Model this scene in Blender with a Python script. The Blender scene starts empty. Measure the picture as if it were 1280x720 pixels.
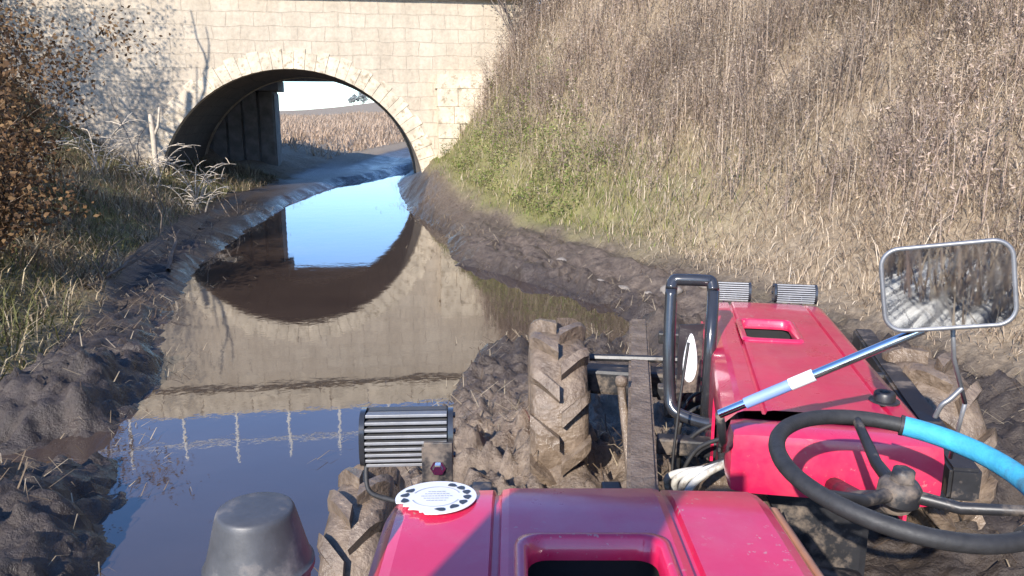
import bpy, bmesh, math, random
import numpy as np
from mathutils import Vector, Matrix, Euler
R = math.radians
rng = np.random.default_rng(7)
random.seed(7)
sc = bpy.context.scene
col = sc.collection

# ------------------------------------------------------------------ helpers
def srgb(r, g, b):
    f = lambda c: ((c/255+0.055)/1.055)**2.4 if c > 10 else c/255/12.92
    return (f(r), f(g), f(b), 1)

def link(o, parent=None):
    col.objects.link(o)
    if parent is not None: o.parent = parent
    return o

def tag(o, label=None, cat=None, group=None, kind=None):
    if label: o['label'] = label
    if cat: o['category'] = cat
    if group: o['group'] = group
    if kind: o['kind'] = kind
    return o

def thing(name, label, cat, loc=(0, 0, 0), rz=0, group=None):
    o = bpy.data.objects.new(name, None); o.empty_display_size = .1
    link(o); o.location = loc; o.rotation_euler = (0, 0, rz)
    return tag(o, label, cat, group)

def build(name, bm, mat, parent=None, smooth=False, loc=None, rot=None, angle=None):
    me = bpy.data.meshes.new(name); bm.normal_update(); bm.to_mesh(me); bm.free()
    mats = mat if isinstance(mat, (list, tuple)) else [mat]
    for m in mats: me.materials.append(m)
    if smooth:
        me.shade_smooth()
        if angle:
            me.set_sharp_from_angle(angle=R(angle))
    o = bpy.data.objects.new(name, me); link(o, parent)
    if loc is not None: o.location = loc
    if rot is not None: o.rotation_euler = rot
    return o

def box(bm, x0, x1, y0, y1, z0, z1, bev=0, M=None, mi=0):
    b = bmesh.new()
    vs = [b.verts.new(p) for p in [(x0,y0,z0),(x1,y0,z0),(x1,y1,z0),(x0,y1,z0),(x0,y0,z1),(x1,y0,z1),(x1,y1,z1),(x0,y1,z1)]]
    for f in [(0,3,2,1),(4,5,6,7),(0,1,5,4),(1,2,6,5),(2,3,7,6),(3,0,4,7)]: b.faces.new([vs[i] for i in f])
    if bev: bmesh.ops.bevel(b, geom=b.edges[:], offset=bev, segments=2, affect='EDGES', profile=.6)
    merge(bm, b, M, mi)

def merge(bm, b, M=None, mi=0):
    b.verts.index_update()
    nv = [bm.verts.new((M @ v.co) if M is not None else v.co) for v in b.verts]
    for f in b.faces:
        try:
            nf = bm.faces.new([nv[v.index] for v in f.verts]); nf.material_index = mi
        except ValueError: pass
    b.free()

def frames(pts):
    T = []
    n = len(pts)
    for i in range(n):
        a = pts[max(i-1, 0)]; c = pts[min(i+1, n-1)]
        T.append((c-a).normalized())
    up = Vector((0, 0, 1)) if abs(T[0].z) < .9 else Vector((1, 0, 0))
    N = []
    u = (up - T[0]*up.dot(T[0])).normalized()
    for t in T:
        u = (u - t*u.dot(t))
        u = u.normalized() if u.length > 1e-6 else t.orthogonal().normalized()
        N.append((u, t.cross(u)))
    return N

def tube(bm, pts, r, seg=8, closed=False, cap=True, mi=0):
    pts = [Vector(p) for p in pts]
    rs = r if isinstance(r, (list, tuple)) else [r]*len(pts)
    if closed:
        n = len(pts); T = [(pts[(i+1) % n]-pts[i-1]).normalized() for i in range(n)]
        nrm = Vector((0, 0, 0))
        for i in range(n): nrm += (pts[i]-pts[0]).cross(pts[(i+1) % n]-pts[0])
        nrm.normalize(); N = [(nrm, t.cross(nrm)) for t in T]
    else: N = frames(pts)
    rings = []
    for p, (u, v), rr in zip(pts, N, rs):
        rings.append([bm.verts.new(p + (u*math.cos(a)+v*math.sin(a))*rr) for a in [2*math.pi*k/seg for k in range(seg)]])
    m = len(rings)
    for i in range(m if closed else m-1):
        A, B = rings[i], rings[(i+1) % m]
        for k in range(seg):
            f = bm.faces.new((A[k], A[(k+1) % seg], B[(k+1) % seg], B[k])); f.material_index = mi
    if cap and not closed:
        bm.faces.new(rings[0][::-1]).material_index = mi; bm.faces.new(rings[-1]).material_index = mi

def bezier(pts, n=8):
    """Catmull-Rom through pts"""
    P = [Vector(p) for p in pts]; out = []
    for i in range(len(P)-1):
        a, b, c, d = P[max(i-1, 0)], P[i], P[i+1], P[min(i+2, len(P)-1)]
        for k in range(n):
            t = k/n
            out.append(.5*((2*b)+(-a+c)*t+(2*a-5*b+4*c-d)*t*t+(-a+3*b-3*c+d)*t**3))
    out.append(P[-1]); return out

def lathe(bm, prof, seg=32, M=None, mi=0):
    b = bmesh.new(); rings = []
    for r, z in prof:
        rings.append([b.verts.new((max(r, 1e-4)*math.cos(2*math.pi*k/seg), max(r, 1e-4)*math.sin(2*math.pi*k/seg), z)) for k in range(seg)])
    for A, B in zip(rings, rings[1:]):
        for k in range(seg): b.faces.new((A[k], A[(k+1) % seg], B[(k+1) % seg], B[k]))
    merge(bm, b, M, mi)

def prism(bm, outline, d0, d1, M=None, mi=0):
    """outline [(x,z)] extruded along y"""
    b = bmesh.new()
    A = [b.verts.new((x, d0, z)) for x, z in outline]; B = [b.verts.new((x, d1, z)) for x, z in outline]
    n = len(A); b.faces.new(A); b.faces.new(B[::-1])
    for i in range(n): b.faces.new((A[i], B[i], B[(i+1) % n], A[(i+1) % n]))
    bmesh.ops.recalc_face_normals(b, faces=b.faces[:])
    merge(bm, b, M, mi)

# ------------------------------------------------------------------ noise
def hash2(ix, iy, s):
    h = (ix.astype(np.int64)*374761393 + iy.astype(np.int64)*668265263 + s*974711) & 0xffffffff
    h = ((h ^ (h >> 13))*1274126177) & 0xffffffff
    h = (h ^ (h >> 16)) & 0xffff
    return h/65535.0
def vnoise(x, y, s=0):
    ix, iy = np.floor(x), np.floor(y); fx, fy = x-ix, y-iy
    fx = fx*fx*fx*(fx*(fx*6-15)+10); fy = fy*fy*fy*(fy*(fy*6-15)+10)
    a = hash2(ix, iy, s); b = hash2(ix+1, iy, s); c = hash2(ix, iy+1, s); d = hash2(ix+1, iy+1, s)
    return (a*(1-fx)+b*fx)*(1-fy)+(c*(1-fx)+d*fx)*fy
def fbm(x, y, o=4, s=0):
    v = 0; a = .5
    for i in range(o):
        v = v + a*(vnoise(x, y, s+i*17)-.5); x, y = x*2.03*.8-y*2.03*.6, x*2.03*.6+y*2.03*.8; a *= .5
    return v
def ridged(x, y, o=3, s=0):
    v = 0; a = .6
    for i in range(o):
        v = v + a*(1-np.abs(2*vnoise(x, y, s+i*13)-1)); x, y = x*2.1*.6-y*2.1*.8, x*2.1*.8+y*2.1*.6; a *= .5
    return v
def sstep(a, b, x):
    t = np.clip((x-a)/(b-a), 0, 1); return t*t*(3-2*t)

def poly_dist(x, y, P, closed=True):
    P = np.array(P, float); n = len(P); d = np.full(x.shape, 1e9)
    for i in range(n if closed else n-1):
        a, b = P[i], P[(i+1) % n]; e = b-a
        t = np.clip(((x-a[0])*e[0]+(y-a[1])*e[1])/(e@e), 0, 1)
        d = np.minimum(d, np.hypot(x-a[0]-t*e[0], y-a[1]-t*e[1]))
    return d
def inside(x, y, P):
    P = np.array(P, float); n = len(P); c = np.zeros(x.shape, bool)
    for i in range(n):
        a, b = P[i], P[i-1]
        if a[1] == b[1]: continue
        cond = ((a[1] > y) != (b[1] > y)) & (x < (b[0]-a[0])*(y-a[1])/(b[1]-a[1])+a[0])
        c ^= cond
    return c

# ------------------------------------------------------------------ terrain
WATER = [(-1.7,.6),(-1.95,2.6),(-2.02,3.49),(-2.25,4.13),(-2.57,4.85),(-3.1,4.72),(-3.75,4.55),(-3.8,4.75),(-3.1,5.05),(-2.8,5.3),(-2.88,5.93),(-3.2,7.0),
         (-3.7,8.4),(-4.4,10.8),(-4.75,13),(-4.95,14.9),(-5.45,19.6),(-5.4,23),(-5.3,25.6),(-4.9,26.4),(-4.4,28.5),(-4.1,31),(-3.7,30.5),(-3.8,27.5),
         (-3.6,25.2),(-3.0,21.5),(-2.35,18),(-1.8,16.2),(-1.35,14.9),(-1.0,12.6),(-.85,11.5),(.1,10.5),(1.1,8.9),(1.4,8.07),(.5,7.6),
         (-.3,7.2),(-.5,5.93),(-.73,4.88),(-.93,4.05),(-.95,3.3),(-.9,.6)]
RG = np.array([(5.6,0),(5.3,3),(4.4,4.6),(3.7,6),(3.0,8),(2.2,10),(1.45,11.5),(.7,13),(-.3,14.8),(-1.0,16.3),(-1.6,18.2),(-2.05,19.8),(-2.2,22),(-2.3,26),(-1.6,30),(-2,50)])
def zfun(x, y, full=False):
    x = np.asarray(x, float); y = np.asarray(y, float)
    d = poly_dist(x, y, WATER); ins = inside(x, y, WATER)
    d = d + .10*fbm(x*2.2, y*2.2, 3, 3)*sstep(40, 20, y)*2
    sd = np.where(ins, -np.abs(d), d)
    near = sstep(34, 14, y)*sstep(14, 8, np.abs(x))
    # base bank profile
    z = np.where(sd < 0, -.02+sd*.45, .0+.16*sstep(0, .35, sd)+.03*sd.clip(0, 4))
    z = np.maximum(z, -.5)
    xg = np.interp(y, RG[:, 1], RG[:, 0])
    slopefac = np.interp(y, [0, 6, 14, 18, 30], [.86, .88, .9, .95, .9])
    dg = (x-xg)*slopefac
    left = x < -3.3+.0*y
    # left grassy bank
    cx = np.interp(y, [0, 5, 8, 11, 15, 20, 26, 40], [-2.6, -3.3, -3.6, -4.4, -5.1, -5.9, -5.6, -6.2])
    dl = cx-x
    lb = sstep(.9, 3.2, dl)*.55+.05*(dl.clip(1, 8)-1)
    lb = lb*sstep(2.5, 7, y)
    z = z+np.where(dl > 0, lb, 0)*(1-.35*sstep(18, 24, y))
    # left embankment beside the bridge
    le = (-(x+9.3)-.35*(19-y).clip(0, 30)*.6)
    z = z+np.clip(le*.75, 0, 5.4)*sstep(5, 9, y)*sstep(32, 27, y)
    # right embankment
    emb = np.clip((dg-.5)*np.interp(y, [0, 10, 15, 20, 26], [.75, .75, .9, 1.45, 1.5]), 0, 7.0)
    emb = emb*sstep(40, 30, y)
    z = z+np.where(dg > 0, .25*sstep(-.3, .8, dg), 0)+emb
    z = z+(x > -4)*.75*sstep(.05, .9, sd)*np.exp(-((y-20.5)/4.2)**2)*(x < 3)
    grass_r = sstep(-.25, .35, dg+.5*fbm(x*1.3, y*1.3, 3, 9))
    gt = np.interp(y, [5, 8, 12], [.25, .55, .95])
    grass_l = sstep(gt, gt+.5, dl+.6*fbm(x*1.3, y*1.3, 3, 5))*sstep(4.5, 5.3, y+.5*fbm(x, y, 2, 8))
    # far field
    far = sstep(27, 34, y)
    road = np.exp(-((x+4.9+.6*np.sin(y*.1))/1.0)**2)*sstep(64, 45, y)
    grass_f = far*(1-sstep(.25, .5, road))
    z = z+far*(.25*(1-road))+(1.2+4.5*sstep(-.30, -.05, x/np.maximum(y, 1)))*sstep(50, 230, y)
    grass = np.clip(np.maximum(np.maximum(grass_r, grass_l), grass_f), 0, 1)
    mud = (1-grass)
    # mud relief : clods, ruts
    land = sstep(-.12, .12, sd)
    wx = x+.25*fbm(x*2, y*2, 2, 91); wy = y+.25*fbm(x*2, y*2, 2, 95)
    q1 = vnoise(wx*4.2, wy*4.2, 21); q2 = vnoise(wx*9.5, wy*9.5, 23)
    bl = lambda f, s_: np.abs(2*vnoise(wx*f+wy*.35*f, wy*f-wx*.35*f, s_)-1)
    lw = sstep(-1.2, -2.2, x); ay = wy*(1-.55*lw)
    bl = lambda f, s_: np.abs(2*vnoise(wx*f+ay*.25*f, ay*f-wx*.25*f, s_)-1)
    cl = (ridged(wx*1.7, ay*1.2, 3, 25)-.62)*.17+.08*bl(2.6, 21)+.085*bl(6.5, 22)*(.3+q1)+.07*bl(14, 23)*(.2+1.1*q2)+.035*bl(27, 24)-.12
    amp = mud*land*near*sstep(11, 6.5, y)
    z = z+cl*amp
    z = z+((ridged(x*1.6, y*1.0, 3, 41)-.6)*.13+.07*bl(3.7, 27)+.04*bl(8, 28)-.05)*mud*land*near*sstep(22, 12, y)*(1-.6*sstep(9, 5, y))
    # deep churned heap round the stuck wheel
    hp = np.exp(-(((x-.12)/.8)**2+((y-4.15)/.6)**2))
    z = z+hp*(.16+.20*bl(5, 51)+.14*bl(10, 52)+.08*bl(19, 53))
    # mud bank left foreground
    z = z+.22*np.exp(-(((x+3.0)/.75)**2+((y-3.7)/.55)**2))*(.6+1.4*(ridged(x*2.5, y*2.5, 3, 61)-.4))
    z = z+.16*np.exp(-(((x+3.4)/.45)**2+((y-6.0)/.8)**2))*(.6+1.6*(ridged(x*2.5, y*2.5, 3, 63)-.4))
    for lat, hwid, per, amp2, fade in ((dl-.5, .17, .19, .05, sstep(4.6, 5.6, y)*sstep(17, 12, y)*(dl > 0)), (dg+1.15, .17, .19, .05, sstep(5, 7, y)*sstep(14, 11, y)), (dg+2.6, .17, .19, .05, sstep(2, 3, y)*sstep(7, 5.5, y))):
        ph = np.abs(((y+.9*np.abs(lat))/per) % 1-.5)*2
        z = z+(sstep(.35, .6, ph)-.6)*amp2*sstep(hwid, hwid*.75, np.abs(lat))*fade*mud*land*(.5+vnoise(x*2, y*2, 87))
    # wheel ruts running along the left shore and the right track
    for (c, w, a) in ((.62, .15, -.10), (.92, .1, .07), (1.15, .13, -.07)):
        z = z+a*np.exp(-((dl-c)/w)**2)*sstep(24, 16, y)*(.4+1.2*vnoise(x*3, y*3, 81))*near
    for (c, w, a) in ((-.75, .2, -.10), (-.35, .14, .08), (-1.9, .2, -.10), (-1.5, .14, .08)):
        z = z+a*np.exp(-((dg-c)/w)**2)*sstep(14, 9, y)*(.4+1.2*vnoise(x*3.3, y*3.3, 83))*land
    z = z+grass*(.10*fbm(x*1.1, y*1.1, 3, 71)*2*sstep(60, 25, y)+.06*fbm(x*4, y*4, 2, 73))
    if full: return z, grass, sd, dg, dl, road
    return z

def axis(parts):
    out = []
    for a, b, s in parts: out += list(np.arange(a, b, s))
    return np.array(out)
def grow(start, end, s, g):
    out = [start]
    while out[-1] < end: out.append(out[-1]+s); s *= g
    return np.array(out)
xs = np.concatenate([-grow(12, 700, .3, 1.18)[::-1], axis([(-11.8, -4, .14), (-4, 1.2, .028), (1.2, 4.6, .045), (4.6, 12, .14)]), grow(12, 700, .3, 1.18)])
ys = np.concatenate([-grow(1.2, 40, .5, 1.25)[::-1], axis([(-.9, 3, .12), (3, 6.6, .027), (6.6, 13, .06), (13, 30, .13)]), grow(30, 1400, .25, 1.14)])
GX, GY = np.meshgrid(xs, ys)
fx, fy = GX.ravel(), GY.ravel()
GZ, GR, SD, DG, DL, RD = zfun(fx, fy, True)
nx, ny = len(xs), len(ys)
me = bpy.data.meshes.new('ground')
V = np.stack([fx, fy, GZ], 1)
ii = (np.arange(ny-1)[:, None]*nx+np.arange(nx-1)[None]).ravel()
F = np.stack([ii, ii+1, ii+1+nx, ii+nx], 1)
def fill_mesh(me, V, F, cols=None, tri=None):
    """V (n,3), F (m,4) quads, optional tri (k,3)"""
    me.vertices.add(len(V)); me.vertices.foreach_set('co', np.ascontiguousarray(V, np.float32).ravel())
    loops = F.ravel() if tri is None else np.concatenate([F.ravel(), tri.ravel()])
    nq = len(F); nt = 0 if tri is None else len(tri)
    me.loops.add(len(loops)); me.loops.foreach_set('vertex_index', loops.astype(np.int32))
    me.polygons.add(nq+nt)
    st = np.concatenate([np.arange(nq)*4, nq*4+np.arange(nt)*3]).astype(np.int32)
    me.polygons.foreach_set('loop_start', st)
    me.update(calc_edges=True)
    if cols is not None:
        a = me.attributes.new('Col', 'FLOAT_COLOR', 'POINT')
        c = np.ones((len(V), 4), np.float32); c[:, :cols.shape[1]] = cols
        a.data.foreach_set('color', c.ravel())
wet = np.clip(sstep(.5, .0, SD)+RD*.6*sstep(26, 30, fy), 0, 1)
green = sstep(3.0, .3, DG)*sstep(9, 14, fy)*sstep(26, 22, fy)+.6*(DL > .5)*sstep(5.5, 7, fy)*sstep(24, 20, fy)
fresh = np.exp(-(((fx+.05)/1.2)**2+((fy-4.5)/1.4)**2))*1.3
dry = .5*(fx > -2)*sstep(6.5, 8.5, fy)*sstep(24, 20, fy)*sstep(.05, .5, SD)
fill_mesh(me, V, F, np.stack([GR, np.maximum(wet, fresh*.8).clip(0, 1), np.clip(np.where(GR > .3, green, np.maximum(fresh, dry)), 0, 1)], 1))
me.shade_smooth()
ground = link(bpy.data.objects.new('ground', me)); tag(ground, kind='structure', label='dark churned mud and grassy banks around the flooded track', cat='ground')

# ------------------------------------------------------------------ materials
def mat(name):
    m = bpy.data.materials.new(name); m.use_nodes = True
    nt = m.node_tree; return m, nt, nt.nodes['Principled BSDF']
def N(nt, t, **k):
    n = nt.nodes.new(t)
    for a, b in k.items():
        if a in n.inputs: n.inputs[a].default_value = b
        else: setattr(n, a, b)
    return n
def noise(nt, scale, detail=4, rough=.55, coord='Object', vec=None):
    t = N(nt, 'ShaderNodeTexNoise'); t.inputs['Scale'].default_value = scale; t.inputs['Detail'].default_value = detail; t.inputs['Roughness'].default_value = rough
    if vec is None:
        c = N(nt, 'ShaderNodeTexCoord'); vec = c.outputs[coord]
    nt.links.new(vec, t.inputs['Vector']); return t.outputs['Fac']
def ramp(nt, fac, stops):
    r = N(nt, 'ShaderNodeValToRGB'); e = r.color_ramp.elements
    while len(e) < len(stops): e.new(.5)
    for el, (p, c) in zip(e, stops): el.position = p; el.color = c if len(c) == 4 else (*c, 1)
    nt.links.new(fac, r.inputs['Fac']); return r.outputs['Color']
def mix(nt, fac, a, b, mode='MIX'):
    m = N(nt, 'ShaderNodeMix'); m.data_type = 'RGBA'; m.blend_type = mode
    for s, v in ((m.inputs[0], fac), (m.inputs[6], a), (m.inputs[7], b)):
        if isinstance(v, (int, float)): s.default_value = v
        elif isinstance(v, tuple): s.default_value = v if len(v) == 4 else (*v, 1)
        else: nt.links.new(v, s)
    return m.outputs[2]
def bump(nt, h, strength=.4, dist=.02, prev=None):
    b = N(nt, 'ShaderNodeBump'); b.inputs['Strength'].default_value = strength; b.inputs['Distance'].default_value = dist
    nt.links.new(h, b.inputs['Height'])
    if prev is not None: nt.links.new(prev, b.inputs['Normal'])
    return b.outputs['Normal']

def simple(name, c, rough=.5, metal=0, coat=0, var=.15, scale=12, dirt=None, dirtamt=.45, bs=.15, bd=.004, spec=.5):
    m, nt, p = mat(name)
    n = noise(nt, scale, 5, .6)
    c = tuple(c[:3])
    cc = ramp(nt, n, [(.3, tuple(v*(1-var) for v in c)), (.7, tuple(min(1, v*(1+var)) for v in c))])
    r = rough
    if dirt:
        n2 = noise(nt, 7, 8, .68)
        f = ramp(nt, n2, [(dirtamt, (0, 0, 0)), (dirtamt+.12, (1, 1, 1))])
        cc = mix(nt, f, cc, dirt)
        rr = N(nt, 'ShaderNodeMapRange'); nt.links.new(f, rr.inputs[0]); rr.inputs[3].default_value = rough; rr.inputs[4].default_value = .8
        nt.links.new(rr.outputs[0], p.inputs['Roughness'])
        if metal:
            ml = N(nt, 'ShaderNodeMapRange'); nt.links.new(f, ml.inputs[0]); ml.inputs[3].default_value = metal; ml.inputs[4].default_value = 0
            nt.links.new(ml.outputs[0], p.inputs['Metallic'])
    else:
        rr = N(nt, 'ShaderNodeMapRange'); nt.links.new(noise(nt, scale*2.3, 4), rr.inputs[0]); rr.inputs[3].default_value = max(.03, rough*.75); rr.inputs[4].default_value = min(1, rough*1.3)
        nt.links.new(rr.outputs[0], p.inputs['Roughness'])
        p.inputs['Metallic'].default_value = metal
    nt.links.new(cc, p.inputs['Base Color'])
    if bs: nt.links.new(bump(nt, noise(nt, scale*4, 5), bs, bd), p.inputs['Normal'])
    if coat: p.inputs['Coat Weight'].default_value = coat; p.inputs['Coat Roughness'].default_value = .08
    p.inputs['Specular IOR Level'].default_value = spec
    return m

# ground
m, nt, p = mat('mud_and_turf')
at_ = N(nt, 'ShaderNodeVertexColor', layer_name='Col'); sep = N(nt, 'ShaderNodeSeparateColor'); nt.links.new(at_.outputs['Color'], sep.inputs[0])
n1 = noise(nt, 2.2, 8, .65); n2 = noise(nt, 14, 8, .7); n3 = noise(nt, .35, 5, .6)
mudc = ramp(nt, n1, [(.25, (.028, .020, .016)), (.5, (.052, .037, .028)), (.75, (.098, .071, .052))])
mudc = mix(nt, .45, mudc, ramp(nt, n2, [(.3, (.026, .02, .017)), (.7, (.105, .082, .064))]))
mudc = mix(nt, mix(nt, .30, (0, 0, 0), ramp(nt, noise(nt, 5, 6), [(.35, (0, 0, 0)), (.65, (1, 1, 1))])), mudc, (.018, .014, .012))
mudc = mix(nt, sep.outputs[2], mudc, ramp(nt, n2, [(.28, (.07, .050, .036)), (.5, (.165, .122, .088)), (.75, (.29, .225, .165))]))
turf = ramp(nt, n2, [(.25, (.11, .08, .05)), (.5, (.25, .19, .125)), (.75, (.42, .33, .225))])
turf = mix(nt, sep.outputs[2], turf, ramp(nt, n1, [(.3, (.10, .09, .035)), (.7, (.24, .22, .08))]))
nt.links.new(mix(nt, sep.outputs[0], mudc, turf), p.inputs['Base Color'])
wr = N(nt, 'ShaderNodeMath', operation='MULTIPLY'); nt.links.new(sep.outputs[1], wr.inputs[0]); nt.links.new(ramp(nt, n1, [(.35, (0, 0, 0)), (.6, (1, 1, 1))]), wr.inputs[1])
mr = N(nt, 'ShaderNodeMapRange'); nt.links.new(wr.outputs[0], mr.inputs[0]); mr.inputs[3].default_value = .5; mr.inputs[4].default_value = .12
mr2 = N(nt, 'ShaderNodeMix'); nt.links.new(sep.outputs[0], mr2.inputs[0]); nt.links.new(mr.outputs[0], mr2.inputs[2]); mr2.inputs[3].default_value = .9
nt.links.new(mr2.outputs[0], p.inputs['Roughness'])
b1 = bump(nt, n2, .7, .05); b2 = bump(nt, noise(nt, 45, 5, .6), .6, .012, b1); nt.links.new(b2, p.inputs['Normal'])
ground.data.materials.append(m); M_ground = m

# water
m, nt, p = mat('muddy_water')
n1 = noise(nt, .5, 4)
nt.links.new(ramp(nt, n1, [(.35, (.044, .030, .024)), (.65, (.066, .045, .034))]), p.inputs['Base Color'])
p.inputs['Roughness'].default_value = .025; p.inputs['IOR'].default_value = 1.85; p.inputs['Specular IOR Level'].default_value = .62
nt.links.new(bump(nt, noise(nt, 2.6, 3), .05, .02, bump(nt, noise(nt, 16, 2), .05, .004)), p.inputs['Normal'])
M_water = m
bm = bmesh.new()
bmesh.ops.create_grid(bm, x_segments=2, y_segments=2, size=1)
for v in bm.verts: v.co = Vector((v.co.x*4.6-2.4, v.co.y*17+17, 0))
water = build('water', bm, M_water); tag(water, kind='structure', label='still brown flood water covering the track', cat='water')

# masonry
def masonry(name, c0, c1, c2, mortar, bw, rh, swap=True, ms=.012, bumps=.5):
    m, nt, p = mat(name)
    tc = N(nt, 'ShaderNodeTexCoord'); s = N(nt, 'ShaderNodeSeparateXYZ'); nt.links.new(tc.outputs['Object'], s.inputs[0])
    cb = N(nt, 'ShaderNodeCombineXYZ')
    a = N(nt, 'ShaderNodeMath', operation='ADD'); nt.links.new(s.outputs[0], a.inputs[0]); nt.links.new(s.outputs[1], a.inputs[1])
    nt.links.new(a.outputs[0], cb.inputs[0]); nt.links.new(s.outputs[2], cb.inputs[1])
    # wobble so that courses are not ruled lines
    w = N(nt, 'ShaderNodeTexNoise'); w.inputs['Scale'].default_value = 1.7; nt.links.new(tc.outputs['Object'], w.inputs['Vector'])
    va = N(nt, 'ShaderNodeVectorMath', operation='MULTIPLY_ADD'); nt.links.new(w.outputs['Color'], va.inputs[0]); va.inputs[1].default_value = (.16, .12, 0); nt.links.new(cb.outputs[0], va.inputs[2])
    br = N(nt, 'ShaderNodeTexBrick'); nt.links.new(va.outputs[0], br.inputs['Vector'])
    br.inputs['Scale'].default_value = 1; br.inputs['Brick Width'].default_value = bw; br.inputs['Row Height'].default_value = rh; br.inputs['Mortar Size'].default_value = ms
    br.inputs['Mortar Smooth'].default_value = .3; br.inputs['Bias'].default_value = 0
    br.inputs['Color1'].default_value = (*c0, 1); br.inputs['Color2'].default_value = (*c1, 1); br.inputs['Mortar'].default_value = (*mortar, 1)
    n = noise(nt, 1.1, 7, .65); n2 = noise(nt, 9, 8, .7)
    c = mix(nt, ramp(nt, n, [(.4, (.12, .12, .12)), (.62, (.8, .8, .8))]), br.outputs['Color'], c2)
    st = N(nt, 'ShaderNodeMapping'); nt.links.new(tc.outputs['Object'], st.inputs[0]); st.inputs['Scale'].default_value = (2.2, 2.2, .25)
    n4 = noise(nt, 1.3, 7, .7, vec=st.outputs[0])
    c = mix(nt, ramp(nt, n4, [(.46, (0, 0, 0)), (.66, (.6, .6, .6))]), c, tuple(v*.62 for v in c2))
    c = mix(nt, .5, c, ramp(nt, n2, [(.3, tuple(v*.5 for v in c0)), (.65, tuple(min(1, v*1.25) for v in c1))]))
    nt.links.new(c, p.inputs['Base Color']); p.inputs['Roughness'].default_value = .88
    inv = N(nt, 'ShaderNodeMath', operation='SUBTRACT'); inv.inputs[0].default_value = 1; nt.links.new(br.outputs['Fac'], inv.inputs[1])
    b = bump(nt, inv.outputs[0], bumps, .03); b = bump(nt, n2, .5, .03, b); nt.links.new(b, p.inputs['Normal'])
    return m
M_stone = masonry('pale_ashlar', (.60, .52, .405), (.46, .385, .29), (.36, .29, .21), (.33, .275, .205), .66, .33, ms=.013, bumps=.6)
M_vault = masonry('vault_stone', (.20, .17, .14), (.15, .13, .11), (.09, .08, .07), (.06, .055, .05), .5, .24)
M_block = simple('arch_stone', (.55, .465, .345), .88, var=.28, dirt=(.30, .24, .16), dirtamt=.52, scale=2.6, bs=.6, bd=.03)
M_conc = simple('grey_pier_stone', (.20, .19, .18), .88, var=.35, scale=3, bs=.5, bd=.03)
M_white = simple('flaky_white_paint', (.75, .73, .69), .6, var=.1)

# ------------------------------------------------------------------ stone bridge
BO = Vector((-5.5, 20.4, 0)); BR = math.atan2(.169, .985)
bridge = thing('stone_bridge', 'pale stone arch bridge with white railing spanning the flooded track', 'bridge', BO, BR)
RX, RZ, DEP = 3.3, 3.26, 5.6
XL, XR, ZT = -13, 6.2, 5.0
na = 48
arc = [(-RX*math.cos(math.pi*k/na), RZ*math.sin(math.pi*k/na)) for k in range(na+1)]
bm = bmesh.new()
def wall_face(y, flip):
    cols = [(XL, -.6)]+[(-RX, -.6)]+arc+[(RX, -.6)]+[(XR, -.6)]
    lo = [bm.verts.new((x, y, z)) for x, z in cols]; hi = [bm.verts.new((x, y, ZT)) for x, z in cols]
    for i in range(len(cols)-1):
        if abs(cols[i][0]-cols[i+1][0]) < 1e-6: continue
        q = (lo[i], lo[i+1], hi[i+1], hi[i]); bm.faces.new(q[::-1] if flip else q)
wall_face(0, False); wall_face(DEP, True)
for a in [(XL, XR)]:
    q = [bm.verts.new(v) for v in ((a[0], 0, ZT), (a[1], 0, ZT), (a[1], DEP, ZT), (a[0], DEP, ZT))]; bm.faces.new(q)
for xx in (XL, XR):
    q = [bm.verts.new(v) for v in ((xx, 0, -.6), (xx, 0, ZT), (xx, DEP, ZT), (xx, DEP, -.6))]; bm.faces.new(q)
build('wall', bm, M_stone, bridge)
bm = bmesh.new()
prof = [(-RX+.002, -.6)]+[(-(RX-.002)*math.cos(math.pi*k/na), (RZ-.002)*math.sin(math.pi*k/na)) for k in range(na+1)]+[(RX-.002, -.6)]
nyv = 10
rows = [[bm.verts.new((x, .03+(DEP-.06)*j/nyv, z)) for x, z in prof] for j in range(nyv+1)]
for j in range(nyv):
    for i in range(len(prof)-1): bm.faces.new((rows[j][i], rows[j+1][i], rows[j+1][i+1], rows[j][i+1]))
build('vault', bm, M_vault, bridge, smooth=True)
def ring(y0, y1, n, depth):
    bm = bmesh.new()
    for k in range(n):
        a0, a1 = math.pi*k/n+.0012, math.pi*(k+1)/n-.0012
        dd = depth*(1.18 if k % 2 else 1.0)+random.uniform(-.02, .02); pr = random.uniform(-.008, .008)
        out = []
        for t in (0, .5, 1): a = a0+(a1-a0)*t; out.append((-(RX-.02)*math.cos(a), (RZ-.02)*math.sin(a)))
        for t in (1, .5, 0): a = a0+(a1-a0)*t; out.append((-(RX+dd)*math.cos(a), (RZ+dd)*math.sin(a)))
        b = bmesh.new(); prism(b, out, y0-pr, y1)
        bmesh.ops.bevel(b, geom=b.edges[:], offset=.006, segments=1, affect='EDGES')
        merge(bm, b)
    return bm
build('arch_ring', ring(-.016, .3, 41, .40), M_block, bridge)
build('arch_ring', ring(DEP-.3, DEP+.05, 33, .42), M_block, bridge)
# two string courses: cornice
for y0, y1 in ((-.16, .0), (DEP, DEP+.16)):
    bm = bmesh.new(); x = XL
    while x < XR-.1:
        w = random.uniform(.8, 1.1); x1 = min(x+w, XR)
        box(bm, x+.004, x1-.004, y0-random.uniform(0, .012), y1-.001 if y0 < 0 else y1, ZT-.05+random.uniform(-.006, .006), ZT+.16, .014); x = x1
    build('cornice', bm, M_block, bridge)
bm = bmesh.new(); x = XL
while x < XR-.1:
    x1 = min(x+random.uniform(.9, 1.3), XR)
    box(bm, x+.004, x1-.004, -.02+random.uniform(-.01, .01), .36, ZT+.162, ZT+.66, .02); x = x1
build('parapet', bm, M_block, bridge)
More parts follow.
